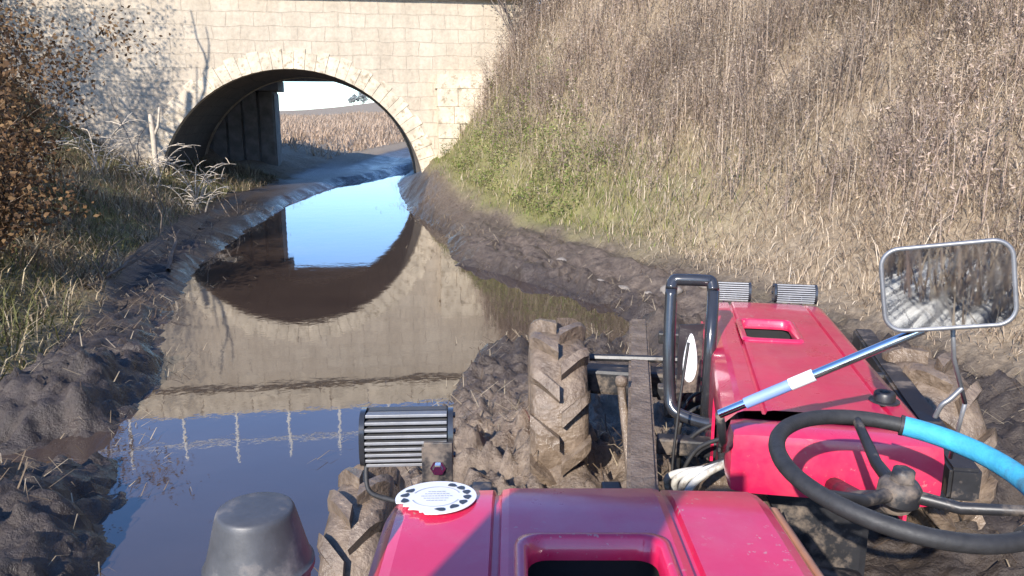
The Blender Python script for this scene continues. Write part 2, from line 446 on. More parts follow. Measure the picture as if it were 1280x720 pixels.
# iron railing
bm = bmesh.new(); tube(bm, [(XL, .17, ZT+1.5), (XR, .17, ZT+1.5)], .032, 8); build('railing_bar', bm, M_white, bridge)
px_ = XL+.3
while px_ < XR:
    bm = bmesh.new(); box(bm, px_-.03, px_+.03, .14, .2, ZT+.6, ZT+2.02+random.uniform(-.08, .08), .008); build('railing_post', bm, M_white, bridge); px_ += 1.35
# buttress right of the arch
bm = bmesh.new()
z = -.4; i = 0
while z < 2.75:
    h = random.uniform(.36, .46)
    e = random.uniform(-.02, .02); sp = random.uniform(4.0, 4.4)
    box(bm, 3.62+e, sp-.004, -.42+random.uniform(-.02, .02), -.001, z+.002, z+h-.002, .010)
    box(bm, sp+.004, 4.85-e, -.42+random.uniform(-.02, .02), -.001, z+.002, z+h-.002, .010)
    z += h; i += 1
prism(bm, [(3.58, z), (4.9, z), (4.85, z+.35), (3.62, z+.35)], -.42, -.001)
build('buttress', bm, M_block, bridge)
# left wing buttress
bm = bmesh.new(); z = -.4
while z < 3.0:
    h = random.uniform(.36, .46); sp = random.uniform(-4.9, -4.4)
    box(bm, -5.2, sp-.004, -.42+random.uniform(-.02, .02), -.001, z+.002, z+h-.002, .010)
    box(bm, sp+.004, -3.95, -.42+random.uniform(-.02, .02), -.001, z+.002, z+h-.002, .010); z += h
#build('buttress', bm, M_block, bridge)
bm.free()
# second, flat bridge behind
fb = thing('flat_bridge', 'dark flat deck bridge on a block pier seen behind the arch', 'bridge', BO, BR)
bm = bmesh.new(); box(bm, -14, 8, 6.3, 8.1, 3.22, 4.3, .03); build('deck', bm, M_conc, fb)
bm = bmesh.new()
for k in range(4): box(bm, -3.1+.5*k, -3.1+.5*k+.44, 6.35+.03*(k % 2), 8.0, -.5, 2.86, .03)
box(bm, -3.6, -1.12, 6.5, 7.9, -.5, 2.8, .02)
build('pier', bm, M_conc, fb)
bm = bmesh.new(); box(bm, -3.7, -.95, 6.25, 8.15, 2.862, 3.215, .03); build('pier_cap', bm, M_conc, fb)
bm = bmesh.new(); box(bm, 4.2, 8, 6.4, 8.05, -.5, 3.21, .03); build('abutment', bm, M_conc, fb)

# ------------------------------------------------------------------ vegetation
def leafmat(name, trans=.25):
    m, nt, p = mat(name)
    a = N(nt, 'ShaderNodeVertexColor', layer_name='Col'); nt.links.new(a.outputs['Color'], p.inputs['Base Color'])
    p.inputs['Roughness'].default_value = .75; p.inputs['Specular IOR Level'].default_value = .2
    tr = N(nt, 'ShaderNodeBsdfTranslucent'); nt.links.new(a.outputs['Color'], tr.inputs['Color'])
    mx = N(nt, 'ShaderNodeMixShader'); mx.inputs[0].default_value = .3; nt.links.new(p.outputs[0], mx.inputs[1]); nt.links.new(tr.outputs[0], mx.inputs[2])
    nt.links.new(mx.outputs[0], nt.nodes['Material Output'].inputs['Surface'])
    return m
M_leaf = leafmat('dry_leaves')
PI2 = 2*math.pi
def blade_arrays(P, H, W, az, lean, cols, curl=.5):
    n = len(P); d = np.stack([np.cos(az), np.sin(az)], 1); s = np.stack([-np.sin(az+rng.uniform(-.9, .9, n)), np.cos(az)], 1)
    s /= np.linalg.norm(s, axis=1, keepdims=True)
    V = np.zeros((n, 5, 3))
    for k, (t, w) in enumerate(((0, 1), (.55, .8))):
        off = d*(lean*H*(t**(1+curl)))[:, None]
        for j, sg in enumerate((-1, 1)):
            V[:, k*2+j, :2] = P[:, :2]+off+s*(sg*W*w*.5)[:, None]
            V[:, k*2+j, 2] = P[:, 2]+H*t*np.sqrt(np.clip(1-.5*lean**2*t, .1, 1))
    V[:, 4, :2] = P[:, :2]+d*(lean*H)[:, None]; V[:, 4, 2] = P[:, 2]+H*np.sqrt(np.clip(1-.55*lean**2, .05, 1))-H*.12*np.clip(lean-.5, 0, 1)
    b = (np.arange(n)*5)[:, None]
    return V.reshape(-1, 3), b+np.array([[0, 1, 3, 2]]), b+np.array([[2, 3, 4]]), np.repeat(cols, 5, 0)
def tri_arrays(P, size, cols, flat=.0, asp=.28):
    n = len(P); A = rng.normal(size=(n, 3)); B = rng.normal(size=(n, 3)); A[:, 2] *= 1-flat; 
    A /= np.linalg.norm(A, axis=1, keepdims=True); B -= A*(A*B).sum(1, keepdims=True); B /= np.linalg.norm(B, axis=1, keepdims=True)
    V = np.stack([P-A*size[:, None]*.5, P+B*size[:, None]*asp, P+A*size[:, None]*.5, P-B*size[:, None]*asp], 1)
    return V.reshape(-1, 3), (np.arange(n)*4)[:, None]+np.arange(4)[None], np.zeros((0, 3), int), np.repeat(cols, 4, 0)
def join(parts):
    V, Q, T, C = [], [], [], []; o = 0
    for v, q, t, c in parts:
        V.append(v); Q.append(q+o); T.append(t+o); C.append(c); o += len(v)
    return np.concatenate(V), np.concatenate(Q), np.concatenate(T), np.concatenate(C)
def veg(name, parts, parent=None, m=None, loc=None):
    V, Q, T, C = join(parts); me = bpy.data.meshes.new(name)
    fill_mesh(me, V, Q, C, T); me.materials.append(m or M_leaf)
    o = link(bpy.data.objects.new(name, me), parent)
    if loc is not None: o.location = loc
    return o
def palette(n, cs, jit=.25):
    cs = np.array(cs); c = cs[rng.integers(0, len(cs), n)]
    c = c*(1+rng.uniform(-jit, jit, (n, 1))); return np.clip(c, 0, 1)
def scatter(n, x0, x1, y0, y1, cond):
    x = rng.uniform(x0, x1, n); y = rng.uniform(y0, y1, n)
    z, g, sd, dg, dl, rd = zfun(x, y, True)
    k = cond(x, y, z, g, sd, dg, dl, rd)
    return np.stack([x[k], y[k], z[k]], 1), dg[k], dl[k]
HAY = [(.54, .43, .31), (.45, .35, .245), (.62, .51, .38), (.36, .275, .19), (.26, .195, .14)]
BRN = [(.27, .20, .15), (.34, .26, .20), (.22, .16, .12), (.40, .31, .24), (.31, .22, .175)]
GRN = [(.20, .23, .06), (.14, .19, .04), (.28, .26, .09), (.33, .28, .12)]
infr = lambda x, y: np.abs(x) < .72*(y+1.0)+1.0

# slope: tall dry weeds (stalk + seed puffs)
def weeds(P, H, cs, npuff, puffspan=.6, ps=(.03, .08), w=.010):
    n = len(P); az = rng.uniform(0, PI2, n); lean = rng.uniform(.02, .6, n)
    C = palette(n, cs)*(.7+.6*vnoise(P[:, 0]*.7, P[:, 1]*.7, 29))[:, None]
    parts = [blade_arrays(P, H, np.full(n, w)*rng.uniform(.7, 1.6, n), az, lean, C*1.05)]
    d = np.stack([np.cos(az), np.sin(az)], 1)
    idx = np.repeat(np.arange(n), npuff); t = 1-puffspan*rng.random(len(idx))**1.3
    sp = .05+.16*(1-t)
    Q = P[idx].copy(); Q[:, :2] += d[idx]*(lean[idx]*H[idx]*t**1.5)[:, None]+rng.normal(size=(len(idx), 2))*(sp*H[idx]*.55)[:, None]
    Q[:, 2] += H[idx]*t*.97+rng.normal(size=len(idx))*.03
    cc = np.clip(C[idx]*(1+rng.uniform(-.3, .2, (len(idx), 1))), 0, 1)
    parts.append(tri_arrays(Q, rng.uniform(ps[0], ps[1], len(idx)), cc, 0, .13))
    return parts
P, dg, dl = scatter(62000, -2.2, 22, 3.5, 27, lambda x, y, z, g, sd, dg, dl, rd: (dg > .9) & infr(x, y) & (rng.random(len(x)) < np.clip((dg-.6)/1.4, 0, 1)) & (z < 8) & ~((y > 20.5+.17*(x+5.5)-.1) & (x < .0)))
big = .55+.55*np.clip((dg-.8)/2.5, 0, 1)
hn = .5+1.25*(vnoise(P[:, 0]*.9, P[:, 1]*.9, 5))
tone = fbm(P[:, 0]*.55, P[:, 1]*.55, 3, 15)+.5; keep = rng.random(len(P)) < .15+1.4*sstep(.2, .75, vnoise(P[:, 0]*1.5, P[:, 1]*1.5, 19)); P = P[keep]; big = big[keep]; hn = hn[keep]; tone = tone[keep]; dg = dg[keep]
H = big*hn*rng.uniform(.55, 1.15, len(P))
k = tone+rng.normal(size=len(P))*.07 > .47
parts = weeds(P[k], H[k], [(.28, .21, .165), (.36, .275, .22), (.19, .14, .11), (.44, .345, .275), (.31, .235, .185)], 20, .8, (.022, .075))
parts += weeds(P[~k], H[~k], [(.43, .335, .25), (.35, .27, .20), (.52, .42, .32), (.28, .21, .155)], 20, .8, (.022, .075))
tn = min(len(P), 26000); ti = rng.permutation(len(P))[:tn]; TP = P[ti].copy(); TP[:, 2] += rng.uniform(.0, .5, tn)*H[ti]
parts.append(blade_arrays(TP, H[ti]*.9, rng.uniform(.005, .011, tn), rng.uniform(0, PI2, tn), rng.uniform(.9, 1.38, tn), palette(tn, [(.33, .26, .20), (.42, .34, .26), (.22, .165, .13)]), .3))
o = veg('dry_weeds', parts); tag(o, 'tall dry brown weeds covering the steep right embankment', 'weeds', kind='stuff')
# hay tangle at the foot of the slope
P, dg, dl = scatter(230000, -2.6, 14, 3, 26, lambda x, y, z, g, sd, dg, dl, rd: (dg > .0) & (dg < 5.5) & infr(x, y) & (rng.random(len(x)) < np.clip(1.25-dg/5.5, .15, 1)*np.clip(dg/.5+.15, 0, 1)*np.clip(1.3-y/26, .3, 1)))
n = len(P); gm = np.clip((1.8-dg)/1.4, 0, 1)*sstep(10, 14, P[:, 1])*(.35+.9*vnoise(P[:, 0]*.8, P[:, 1]*.8, 4))
C = np.where((rng.random(n) < gm)[:, None], palette(n, GRN), palette(n, HAY))
H = rng.uniform(.12, .5, n)*np.clip(.3+dg*.4, .25, 1.0)*(.55+.9*vnoise(P[:, 0]*1.3, P[:, 1]*1.3, 44))
o = veg('dry_grass', [blade_arrays(P, H, rng.uniform(.005, .013, n), rng.uniform(0, PI2, n), rng.uniform(.45, 1.3, n), C, .9)])
tag(o, 'blond flattened grass along the foot of the right slope', 'grass', kind='stuff')
# left bank grass
P, dg, dl = scatter(130000, -16, -2.5, 4.0, 24, lambda x, y, z, g, sd, dg, dl, rd: (g > .25) & (dl > .2) & (sd > .35) & infr(x, y) & (rng.random(len(x)) < .35+.65*vnoise(x*1.2, y*1.2, 6)))
n = len(P); gm = .08+.5*sstep(.5, .7, vnoise(P[:, 0]*.7, P[:, 1]*.7, 24))
C = np.where((rng.random(n) < gm)[:, None], palette(n, [(.15, .145, .055), (.21, .19, .08), (.10, .105, .04)]), palette(n, [(.42, .33, .205), (.28, .21, .135), (.17, .13, .09), (.50, .41, .27), (.22, .165, .11)]))
H = rng.uniform(.12, .5, n)*(.3+1.0*vnoise(P[:, 0]*1.6, P[:, 1]*1.6, 14))
parts = [blade_arrays(P, H, rng.uniform(.007, .018, n), rng.uniform(0, PI2, n), rng.uniform(.55, 1.38, n), C, .8)]
o = veg('bank_grass', parts); tag(o, 'mixed green and straw grass on the left bank', 'grass', kind='stuff')
# straw and leaf litter trodden into the mud
P, dg, dl = scatter(42000, -7, 6, 2.6, 18, lambda x, y, z, g, sd, dg, dl, rd: (g < .6) & (sd > .06) & (rng.random(len(x)) < .1+.5*sstep(.5, .75, vnoise(x*1.5, y*1.5, 37))))
n = len(P); P[:, 2] += .012
o = veg('straw_litter', [blade_arrays(P, rng.uniform(.05, .22, n), rng.uniform(.004, .009, n), rng.uniform(0, PI2, n), rng.uniform(1.28, 1.4, n), palette(n, [(.36, .28, .18), (.22, .16, .10), (.46, .37, .25), (.13, .09, .06)]), .1)])
tag(o, 'straw and leaf litter trodden into the dark mud', 'litter', kind='stuff')
# straw drifted against the waterline
x = rng.uniform(-6, 1.5, 60000); y = rng.uniform(3.2, 20, 60000); _, _, sd_, _, _, _ = zfun(x, y, True)
k = (sd_ < -.02) & (sd_ > -.9) & (rng.random(len(x)) < np.exp(sd_/.12)*sstep(.45, .7, vnoise(x*2, y*2, 57))*.5+.002)
P = np.stack([x[k], y[k], np.full(k.sum(), .003)], 1); n = len(P)
o = veg('floating_straw', [blade_arrays(P, rng.uniform(.03, .14, n), rng.uniform(.003, .008, n), rng.uniform(0, PI2, n), np.full(n, 1.4), palette(n, [(.36, .28, .18), (.20, .15, .10), (.42, .34, .23)]), .1)])
tag(o, 'bits of straw floating along the muddy waterline', 'straw', kind='stuff')
# green herbs at the right bridge foot
P, dg, dl = scatter(9000, -2.4, 1.8, 13.5, 22, lambda x, y, z, g, sd, dg, dl, rd: (dg > .3) & (dg < 2.6) & (rng.random(len(x)) < np.clip(1-dg/2.6, 0, 1)*(vnoise(x*1.1, y*1.1, 33) > .42)))
n = len(P); P2 = np.repeat(P, 5, 0); P2[:, :2] += rng.normal(size=(5*n, 2))*.07; P2[:, 2] += rng.uniform(.02, .32, 5*n)
o = veg('green_herbs', [tri_arrays(P2, rng.uniform(.03, .085, 5*n), palette(5*n, [(.17, .21, .055), (.24, .26, .09), (.13, .165, .045), (.32, .30, .13), (.30, .25, .14)]), .3, .2)])
tag(o, 'low bright green herbs beside the right bridge foot', 'herbs', kind='stuff')
# roadside growth behind the viewer (seen in the mirror)
P, dg, dl = scatter(26000, -14, 6, -24, -1.2, lambda x, y, z, g, sd, dg, dl, rd: (x > 2.2+.25*y+1.2*np.sin(y)) | (x < -1.2))
n = len(P); o = veg('roadside_grass', [blade_arrays(P, rng.uniform(.3, 1.3, n)*(.4+vnoise(P[:, 0]*.8, P[:, 1]*.8, 3)), rng.uniform(.015, .04, n), rng.uniform(0, PI2, n), rng.uniform(.1, .8, n), palette(n, HAY+BRN))])
tag(o, 'dry roadside grass behind the tractors, reflected in the mirror', 'grass', kind='stuff')
# reeds in the far field
P, dg, dl = scatter(90000, -42, 14, 31, 110, lambda x, y, z, g, sd, dg, dl, rd: (np.abs(x+5.0+.6*np.sin(y*.1)) > 1.9) & (np.abs(x+.26*y) < .14*y+4))
n = len(P); o = veg('field_reeds', [blade_arrays(P, rng.uniform(.15, .6, n)*(.4+vnoise(P[:, 0]*.4, P[:, 1]*.4, 8)), rng.uniform(.03, .08, n), rng.uniform(0, PI2, n), rng.uniform(.3, 1.1, n), palette(n, [(.50, .36, .25), (.42, .30, .20), (.56, .43, .31), (.36, .26, .18)]))])
tag(o, 'sunlit tawny reeds filling the field beyond the bridge', 'reeds', kind='stuff')
# far band of reeds reading as one mass is the ground itself

# woody plants ----------------------------------------------------
M_bark = simple('grey_bark', (.16, .125, .10), .85, var=.3, scale=9, bs=.5, bd=.01)
M_twig = simple('brown_twigs', (.20, .145, .10), .85, var=.25, scale=9, bs=0)
M_palestalk = simple('bleached_stalk', (.47, .40, .31), .8, var=.2, scale=14, bs=0)
def grow_branch(segs, p, d, L, r, depth, rn, spread=.6, kids=(2, 4), gravity=.0):
    n = 4; pts = [p.copy()]; q = p.copy(); dd = d.copy()
    for i in range(n):
        dd = (dd+Vector((rn.gauss(0, .16), rn.gauss(0, .16), rn.gauss(.03, .12)-gravity))).normalized(); q = q+dd*(L/n); pts.append(q.copy())
    segs.append((pts, r, r*.45, depth))
    if depth <= 0: return
    for k in range(rn.randint(*kids)):
        i = rn.randint(1, n); b = pts[i]
        nd = (dd+Vector((rn.gauss(0, spread), rn.gauss(0, spread), rn.gauss(.15, spread*.5)))).normalized()
        grow_branch(segs, b, nd, L*rn.uniform(.5, .78), r*.5, depth-1, rn, spread, kids, gravity)
def woody_bm(segs, seg=5):
    bm = bmesh.new()
    for pts, r0, r1, dp in segs:
        n = len(pts); tube(bm, pts, [r0+(r1-r0)*i/(n-1) for i in range(n)], seg if r0 > .02 else 3, cap=False)
    return bm
def shrub(name, label, cat, x, y, h, seed, mat_, leafcols=None, nleaf=0, stems=7, spread=.55, group=None, r=.022, depth=3):
    rn = random.Random(seed); z = float(zfun(np.array([x]), np.array([y]))[0])-.05
    t = thing(name, label, cat, (x, y, z), 0, group)
    segs = []
    for k in range(stems):
        a = rn.uniform(0, PI2); d = Vector((math.cos(a)*.35*rn.random(), math.sin(a)*.35*rn.random(), 1)).normalized()
        grow_branch(segs, Vector((math.cos(a)*.12, math.sin(a)*.12, 0)), d, h*rn.uniform(.45, .65), r, depth, rn, spread)
    build('stems', woody_bm([s for s in segs if s[3] >= depth-1]), mat_, t)
    build('twigs', woody_bm([s for s in segs if s[3] < depth-1], 3), M_twig if mat_ is M_bark else mat_, t)
    if nleaf:
        ends = np.array([list(s[0][-1]) for s in segs if s[3] <= 1]); P = ends[rng.integers(0, len(ends), nleaf)]+rng.normal(size=(nleaf, 3))*.17
        P[:, 2] = np.abs(P[:, 2])
        veg('leaves', [tri_arrays(P, rng.uniform(.035, .085, nleaf), palette(nleaf, leafcols, .35))], t)
    return t
RUST = [(.15, .085, .04), (.11, .06, .03), (.20, .12, .055), (.085, .05, .028)]
shr = [(-12.4, 14.4, 3.8, 'tallest rust brown shrub left of the stone bridge'), (-9.6, 13.2, 2.3, 'low rust brown shrub nearest the lit bridge wall at left'),
       (-8.4, 11.0, 2.9, 'dense rust brown shrub at the left edge above the bank grass'), (-13.6, 17.0, 3.4, 'rust brown shrub pressed against the left wall of the bridge'),
       (-7.3, 9.6, 2.1, 'low rust brown shrub in front of the brown thicket at left'), (-12.4, 15.4, 5.2, 'rust brown shrub at far left behind the other brown shrubs'),
       (-7.0, 10.6, 2.9, 'broad rust brown shrub overhanging the bank grass at the left edge'), (-5.7, 8.3, 1.6, 'rust brown shrub nearest the viewer at the left edge')]
for i, (x, y, h, lb) in enumerate(shr):
    shrub('brown_shrub', lb, 'shrub', x, y, h, 30+i, M_twig, RUST, 9000, stems=8, spread=.6, group='brown shrubs left of the bridge')
# bare grey bushes above the right end of the bridge
for i, (x, y, h, lb) in enumerate([(.2, 20.2, 3.4, 'bare grey bush closest to the right end of the bridge'), (1.7, 19.6, 3.2, 'bare grey bush second from the bridge on the right slope'),
                                   (3.4, 18.4, 2.8, 'bare grey bush farthest right on the upper slope')]):
    shrub('bare_bush', lb, 'bush', x, y, h, 60+i, M_bark, [(.26, .22, .17), (.20, .18, .13), (.32, .27, .20)], 4200, stems=9, group='bare bushes on the right slope')
# dark bush beyond the arch
shrub('field_bush', 'round brown bush at the right side of the field beyond the arch', 'bush', -5.9, 47, 2.5, 77, M_twig, [(.24, .17, .10), (.18, .12, .075), (.30, .21, .12)], 3500, stems=9, spread=.7)
# bare trees outside the frame whose shadows cross the bridge wall
def tree(label, x, y, h, seed, group=None):
    rn = random.Random(seed); z = float(zfun(np.array([x]), np.array([y]))[0])-.1
    t = thing('bare_tree', label, 'tree', (x, y, z), 0, group)
    pts = [Vector((0, 0, 0))]; d = Vector((rn.gauss(0, .05), rn.gauss(0, .05), 1))
    for i in range(7): d = (d+Vector((rn.gauss(0, .06), rn.gauss(0, .06), .1))).normalized(); pts.append(pts[-1]+d*h*.11)
    bm = bmesh.new(); tube(bm, pts, [.15-.013*i for i in range(8)], 10); build('trunk', bm, M_bark, t, True)
    segs = []
    for k in range(4):
        b = pts[rn.randint(4, 7)]; a = rn.uniform(0, PI2)
        grow_branch(segs, b, Vector((math.cos(a)*.7, math.sin(a)*.7, .8)).normalized(), h*.30, .05, 1, rn, .5)
    build('crown', woody_bm(segs, 4), M_bark, t)
tree('bare forked tree standing left of the bridge wall', -10.9, 15.0, 6.5, 5)
# small far trees on the horizon through the arch
M_fart = simple('far_tree_twigs', (.10, .12, .12), .9, bs=0)
for i, (x, y, h, lb) in enumerate([(-39.0, 215, 3.2, 'tallest tiny tree on the horizon seen through the arch'), (-42.0, 218, 2.4, 'left tiny tree on the horizon seen through the arch'), (-31.5, 214, 1.9, 'right tiny tree on the horizon seen through the arch')]):
    rn = random.Random(90+i); z = float(zfun(np.array([x]), np.array([y]))[0])-.1
    t = thing('far_tree', lb, 'tree', (x, y, z), 0)
    bm = bmesh.new(); tube(bm, [(0, 0, 0), (.05, 0, h*.5)], [.16, .1], 6); build('trunk', bm, M_bark, t)
    nl = 900; cl_ = rng.normal(size=(9, 3))*np.array([h*.28, h*.2, h*.16])+np.array([0, 0, h*.6]); P = cl_[rng.integers(0, 9, nl)]+rng.normal(size=(nl, 3))*h*.1; P[:, 2] = np.abs(P[:, 2])
    veg('crown', [tri_arrays(P, rng.uniform(.3, .6, nl), palette(nl, [(.34, .36, .35), (.28, .31, .31)]))], t)
# dry curled stalks by the left foot of the arch
stalks = [(-6.9, 17.4, 1.5, 'curled pale stalk plant nearest the arch opening'), (-7.7, 17.0, 1.5, 'pale stalk plant just left of the arch opening'), (-8.5, 16.6, 1.9, 'tall pale stalk plant in front of the left arch foot'),
          (-6.5, 16.2, 1.0, 'low curled stalk plant above the mud by the water'), (-9.3, 15.6, 1.7, 'pale stalk plant beside the brown thicket')]
for i, (x, y, h, lb) in enumerate(stalks):
    rn = random.Random(200+i); z = float(zfun(np.array([x]), np.array([y]))[0])-.03
    bm = bmesh.new()
    for k in range(9):
        a = rn.uniform(0, PI2); pts = [Vector((rn.gauss(0, .1), rn.gauss(0, .1), 0))]; d = Vector((math.cos(a)*.35, math.sin(a)*.35, 1)).normalized(); L = h*rn.uniform(.5, 1)
        for s in range(9): d = (d+Vector((math.cos(a)*.07*s/3, math.sin(a)*.07*s/3, -.035*s))).normalized(); pts.append(pts[-1]+d*L/9)
        tube(bm, pts, [.016-.0012*s for s in range(10)], 4, cap=False)
        for q in range(4):
            b = pts[rn.randint(3, 8)]; e = Vector((rn.gauss(0, 1), rn.gauss(0, 1), .4)).normalized()
            tube(bm, [b, b+e*.12*h, b+e*.2*h+Vector((0, 0, -.04))], [.009, .007, .004], 3, cap=False)
    o = build('dry_stalk_plant', bm, M_palestalk, None, loc=(x, y, z)); tag(o, lb, 'plant', 'dry stalk plants at the arch foot')
bm = bmesh.new(); z = float(zfun(np.array([-8.0]), np.array([18.2]))[0])
tube(bm, bezier([(0, 0, -.2), (-.02, 0, .5), (-.03, .02, 1.0), (-.06, .03, 1.45)], 4), [.06]*10+[.055, .052, .03], 10)
tube(bm, bezier([(-.03, .02, .95), (.10, .02, 1.2), (.16, .03, 1.6)], 4), [.035, .034, .033, .032, .031, .03, .028, .026, .02], 8)
o = build('dead_stump', bm, M_palestalk, None, True, loc=(-8.0, 18.2, z)); tag(o, 'pale forked dead trunk standing before the left arch foot', 'dead tree')
# roots and driftwood along the left shore
M_wood = simple('wet_driftwood', (.13, .10, .075), .8, var=.35, scale=10, bs=.4)
for i, (x, y, L, a, lb) in enumerate([(-4.75, 11.6, 2.6, 1.75, 'long thin fallen branch lying along the left waterline'), (-4.75, 9.3, .9, 1.4, 'short forked branch on the mud above the waterline'), (-5.7, 15.4, 2.0, 1.6, 'fallen branch at the water edge nearest the arch')]):
    rn = random.Random(300+i); z = float(zfun(np.array([x]), np.array([y]))[0])+.05
    segs = []; grow_branch(segs, Vector((-math.cos(a)*L/2, -math.sin(a)*L/2, 0)), Vector((math.cos(a), math.sin(a), .05)), L, .035, 2, rn, .35, (2, 4), .02)
    o = build('fallen_branch', woody_bm(segs, 6), M_wood, None, loc=(x, y, z)); tag(o, lb, 'branch', 'fallen branches on the left shore')
# stones on the right track
M_rock = simple('dusty_stone', (.22, .19, .16), .9, var=.2, scale=8, bs=.5, bd=.01)
rk = [(1.85, 9.1, .11), (2.0, 9.35, .07), (1.35, 9.6, .08), (1.6, 9.2, .05), (2.2, 8.9, .06), (1.1, 9.9, .06), (2.35, 9.3, .05), (.7, 11.1, .07)]
rlb = ['largest pale stone on the dark track right of the water', 'second largest pale stone just behind the largest on the track', 'pale stone on the track above the muddy wheel', 'small pale stone left of the largest stone on the track', 'small pale stone right of the largest stone on the track', 'small pale stone at the water side of the track', 'smallest pale stone next to the blond grass', 'pale stone farthest along the track towards the bridge']
for (x, y, s), lb in zip(rk, rlb):
    bm = bmesh.new(); bmesh.ops.create_icosphere(bm, subdivisions=3, radius=s); sd_ = random.random()*50
    for v in bm.verts:
        k = 1+.5*float(fbm(np.array([v.co.x*7/s*.12+sd_]), np.array([(v.co.y+v.co.z)*7/s*.12]), 3, 2)[0]); v.co = Vector((v.co.x*1.25, v.co.y, v.co.z*.7))*k
    z = float(zfun(np.array([x]), np.array([y]))[0])
    o = build('stone', bm, M_rock, None, True, loc=(x, y, z)); tag(o, lb, 'stone', 'pale stones on the right track')

# ------------------------------------------------------------------ tractor materials
def paint(name, c):
    m, nt, p = mat(name)
    n = noise(nt, 3, 6, .6)
    cc = ramp(nt, n, [(.3, tuple(v*.86 for v in c)), (.7, tuple(min(1, v*1.08) for v in c))])
    # dried mud specks and fine dust
    sp = ramp(nt, noise(nt, 60, 3, .6), [(.635, (0, 0, 0)), (.66, (1, 1, 1))])
    cc = mix(nt, mix(nt, ramp(nt, noise(nt, 6, 4), [(.5, (0, 0, 0)), (.68, (.7, .7, .7))]), (0, 0, 0), sp), cc, (.42, .33, .27))
    du = ramp(nt, noise(nt, 5, 8, .7), [(.45, (0, 0, 0)), (.78, (.18, .18, .18))])
    cc = mix(nt, du, cc, (.40, .30, .28))
    nt.links.new(cc, p.inputs['Base Color'])
    nt.links.new(ramp(nt, noise(nt, 7, 8, .7), [(.35, (.25, .25, .25)), (.7, (.5, .5, .5))]), p.inputs['Roughness']); p.inputs['Coat Weight'].default_value = .85; p.inputs['Coat Roughness'].default_value = .1
    nt.links.new(bump(nt, noise(nt, 4, 3), .08, .02), p.inputs['Normal'])
    return m
M_red = paint('red_paint', (.58, .012, .068)); M_dred = simple('dull_red', (.32, .012, .02), .45, var=.2, dirt=(.12, .09, .07), dirtamt=.56)
M_blk = simple('black_iron', (.02, .02, .022), .42, var=.3, dirt=(.16, .125, .095), dirtamt=.52)
M_blkc = simple('black_recess', (.008, .008, .009), .7, bs=0)
M_tube = simple('black_enamel', (.025, .026, .03), .22, var=.2, coat=.5, bs=0)
M_grey = simple('grey_cap', (.07, .07, .075), .48, metal=.15, var=.3, scale=14, dirt=(.17, .15, .135), dirtamt=.53)
M_alu = simple('alloy_fins', (.24, .24, .245), .45, metal=.6, var=.15)
M_chrome = simple('chrome', (.75, .76, .78), .12, metal=1, var=.08, bs=0)
M_mirror, nt, p = mat('mirror_silver'); p.inputs['Metallic'].default_value = 1; p.inputs['Base Color'].default_value = (.82, .84, .83, 1)
rr = ramp(nt, noise(nt, 14, 7, .7), [(.45, (.015, .015, .015)), (.8, (.06, .06, .06))]); nt.links.new(rr, p.inputs['Roughness'])
M_rub = simple('black_rubber', (.022, .021, .021), .6, var=.3, scale=40, bs=.3, bd=.002)
M_blue = simple('blue_sleeve', (.04, .31, .48), .7, var=.2, scale=20, dirt=(.06, .12, .15), dirtamt=.56, bs=.5, bd=.004)
M_tapeb = simple('blue_tape', (.20, .29, .55), .5, var=.1)
M_tapew = simple('white_tape', (.75, .74, .72), .6, var=.06)
M_hose = simple('pale_hose', (.50, .48, .43), .55, var=.2, dirt=(.14, .11, .085), dirtamt=.5)
M_mudt, nt, p = mat('wet_mud_coat')
n = noise(nt, 9, 8, .65); nt.links.new(ramp(nt, n, [(.3, (.09, .064, .045)), (.55, (.185, .137, .098)), (.8, (.29, .225, .165))]), p.inputs['Base Color'])
nt.links.new(ramp(nt, noise(nt, 5, 5), [(.35, (.14, .14, .14)), (.65, (.5, .5, .5))]), p.inputs['Roughness'])
nt.links.new(bump(nt, noise(nt, 22, 7, .6), .7, .03), p.inputs['Normal'])
M_stick = simple('white_vinyl', (.74, .73, .73), .45, var=.05, bs=0); M_ink = simple('dark_ink', (.035, .045, .06), .5, bs=0); M_inkg = simple('grey_ink', (.42, .42, .44), .5, bs=0)

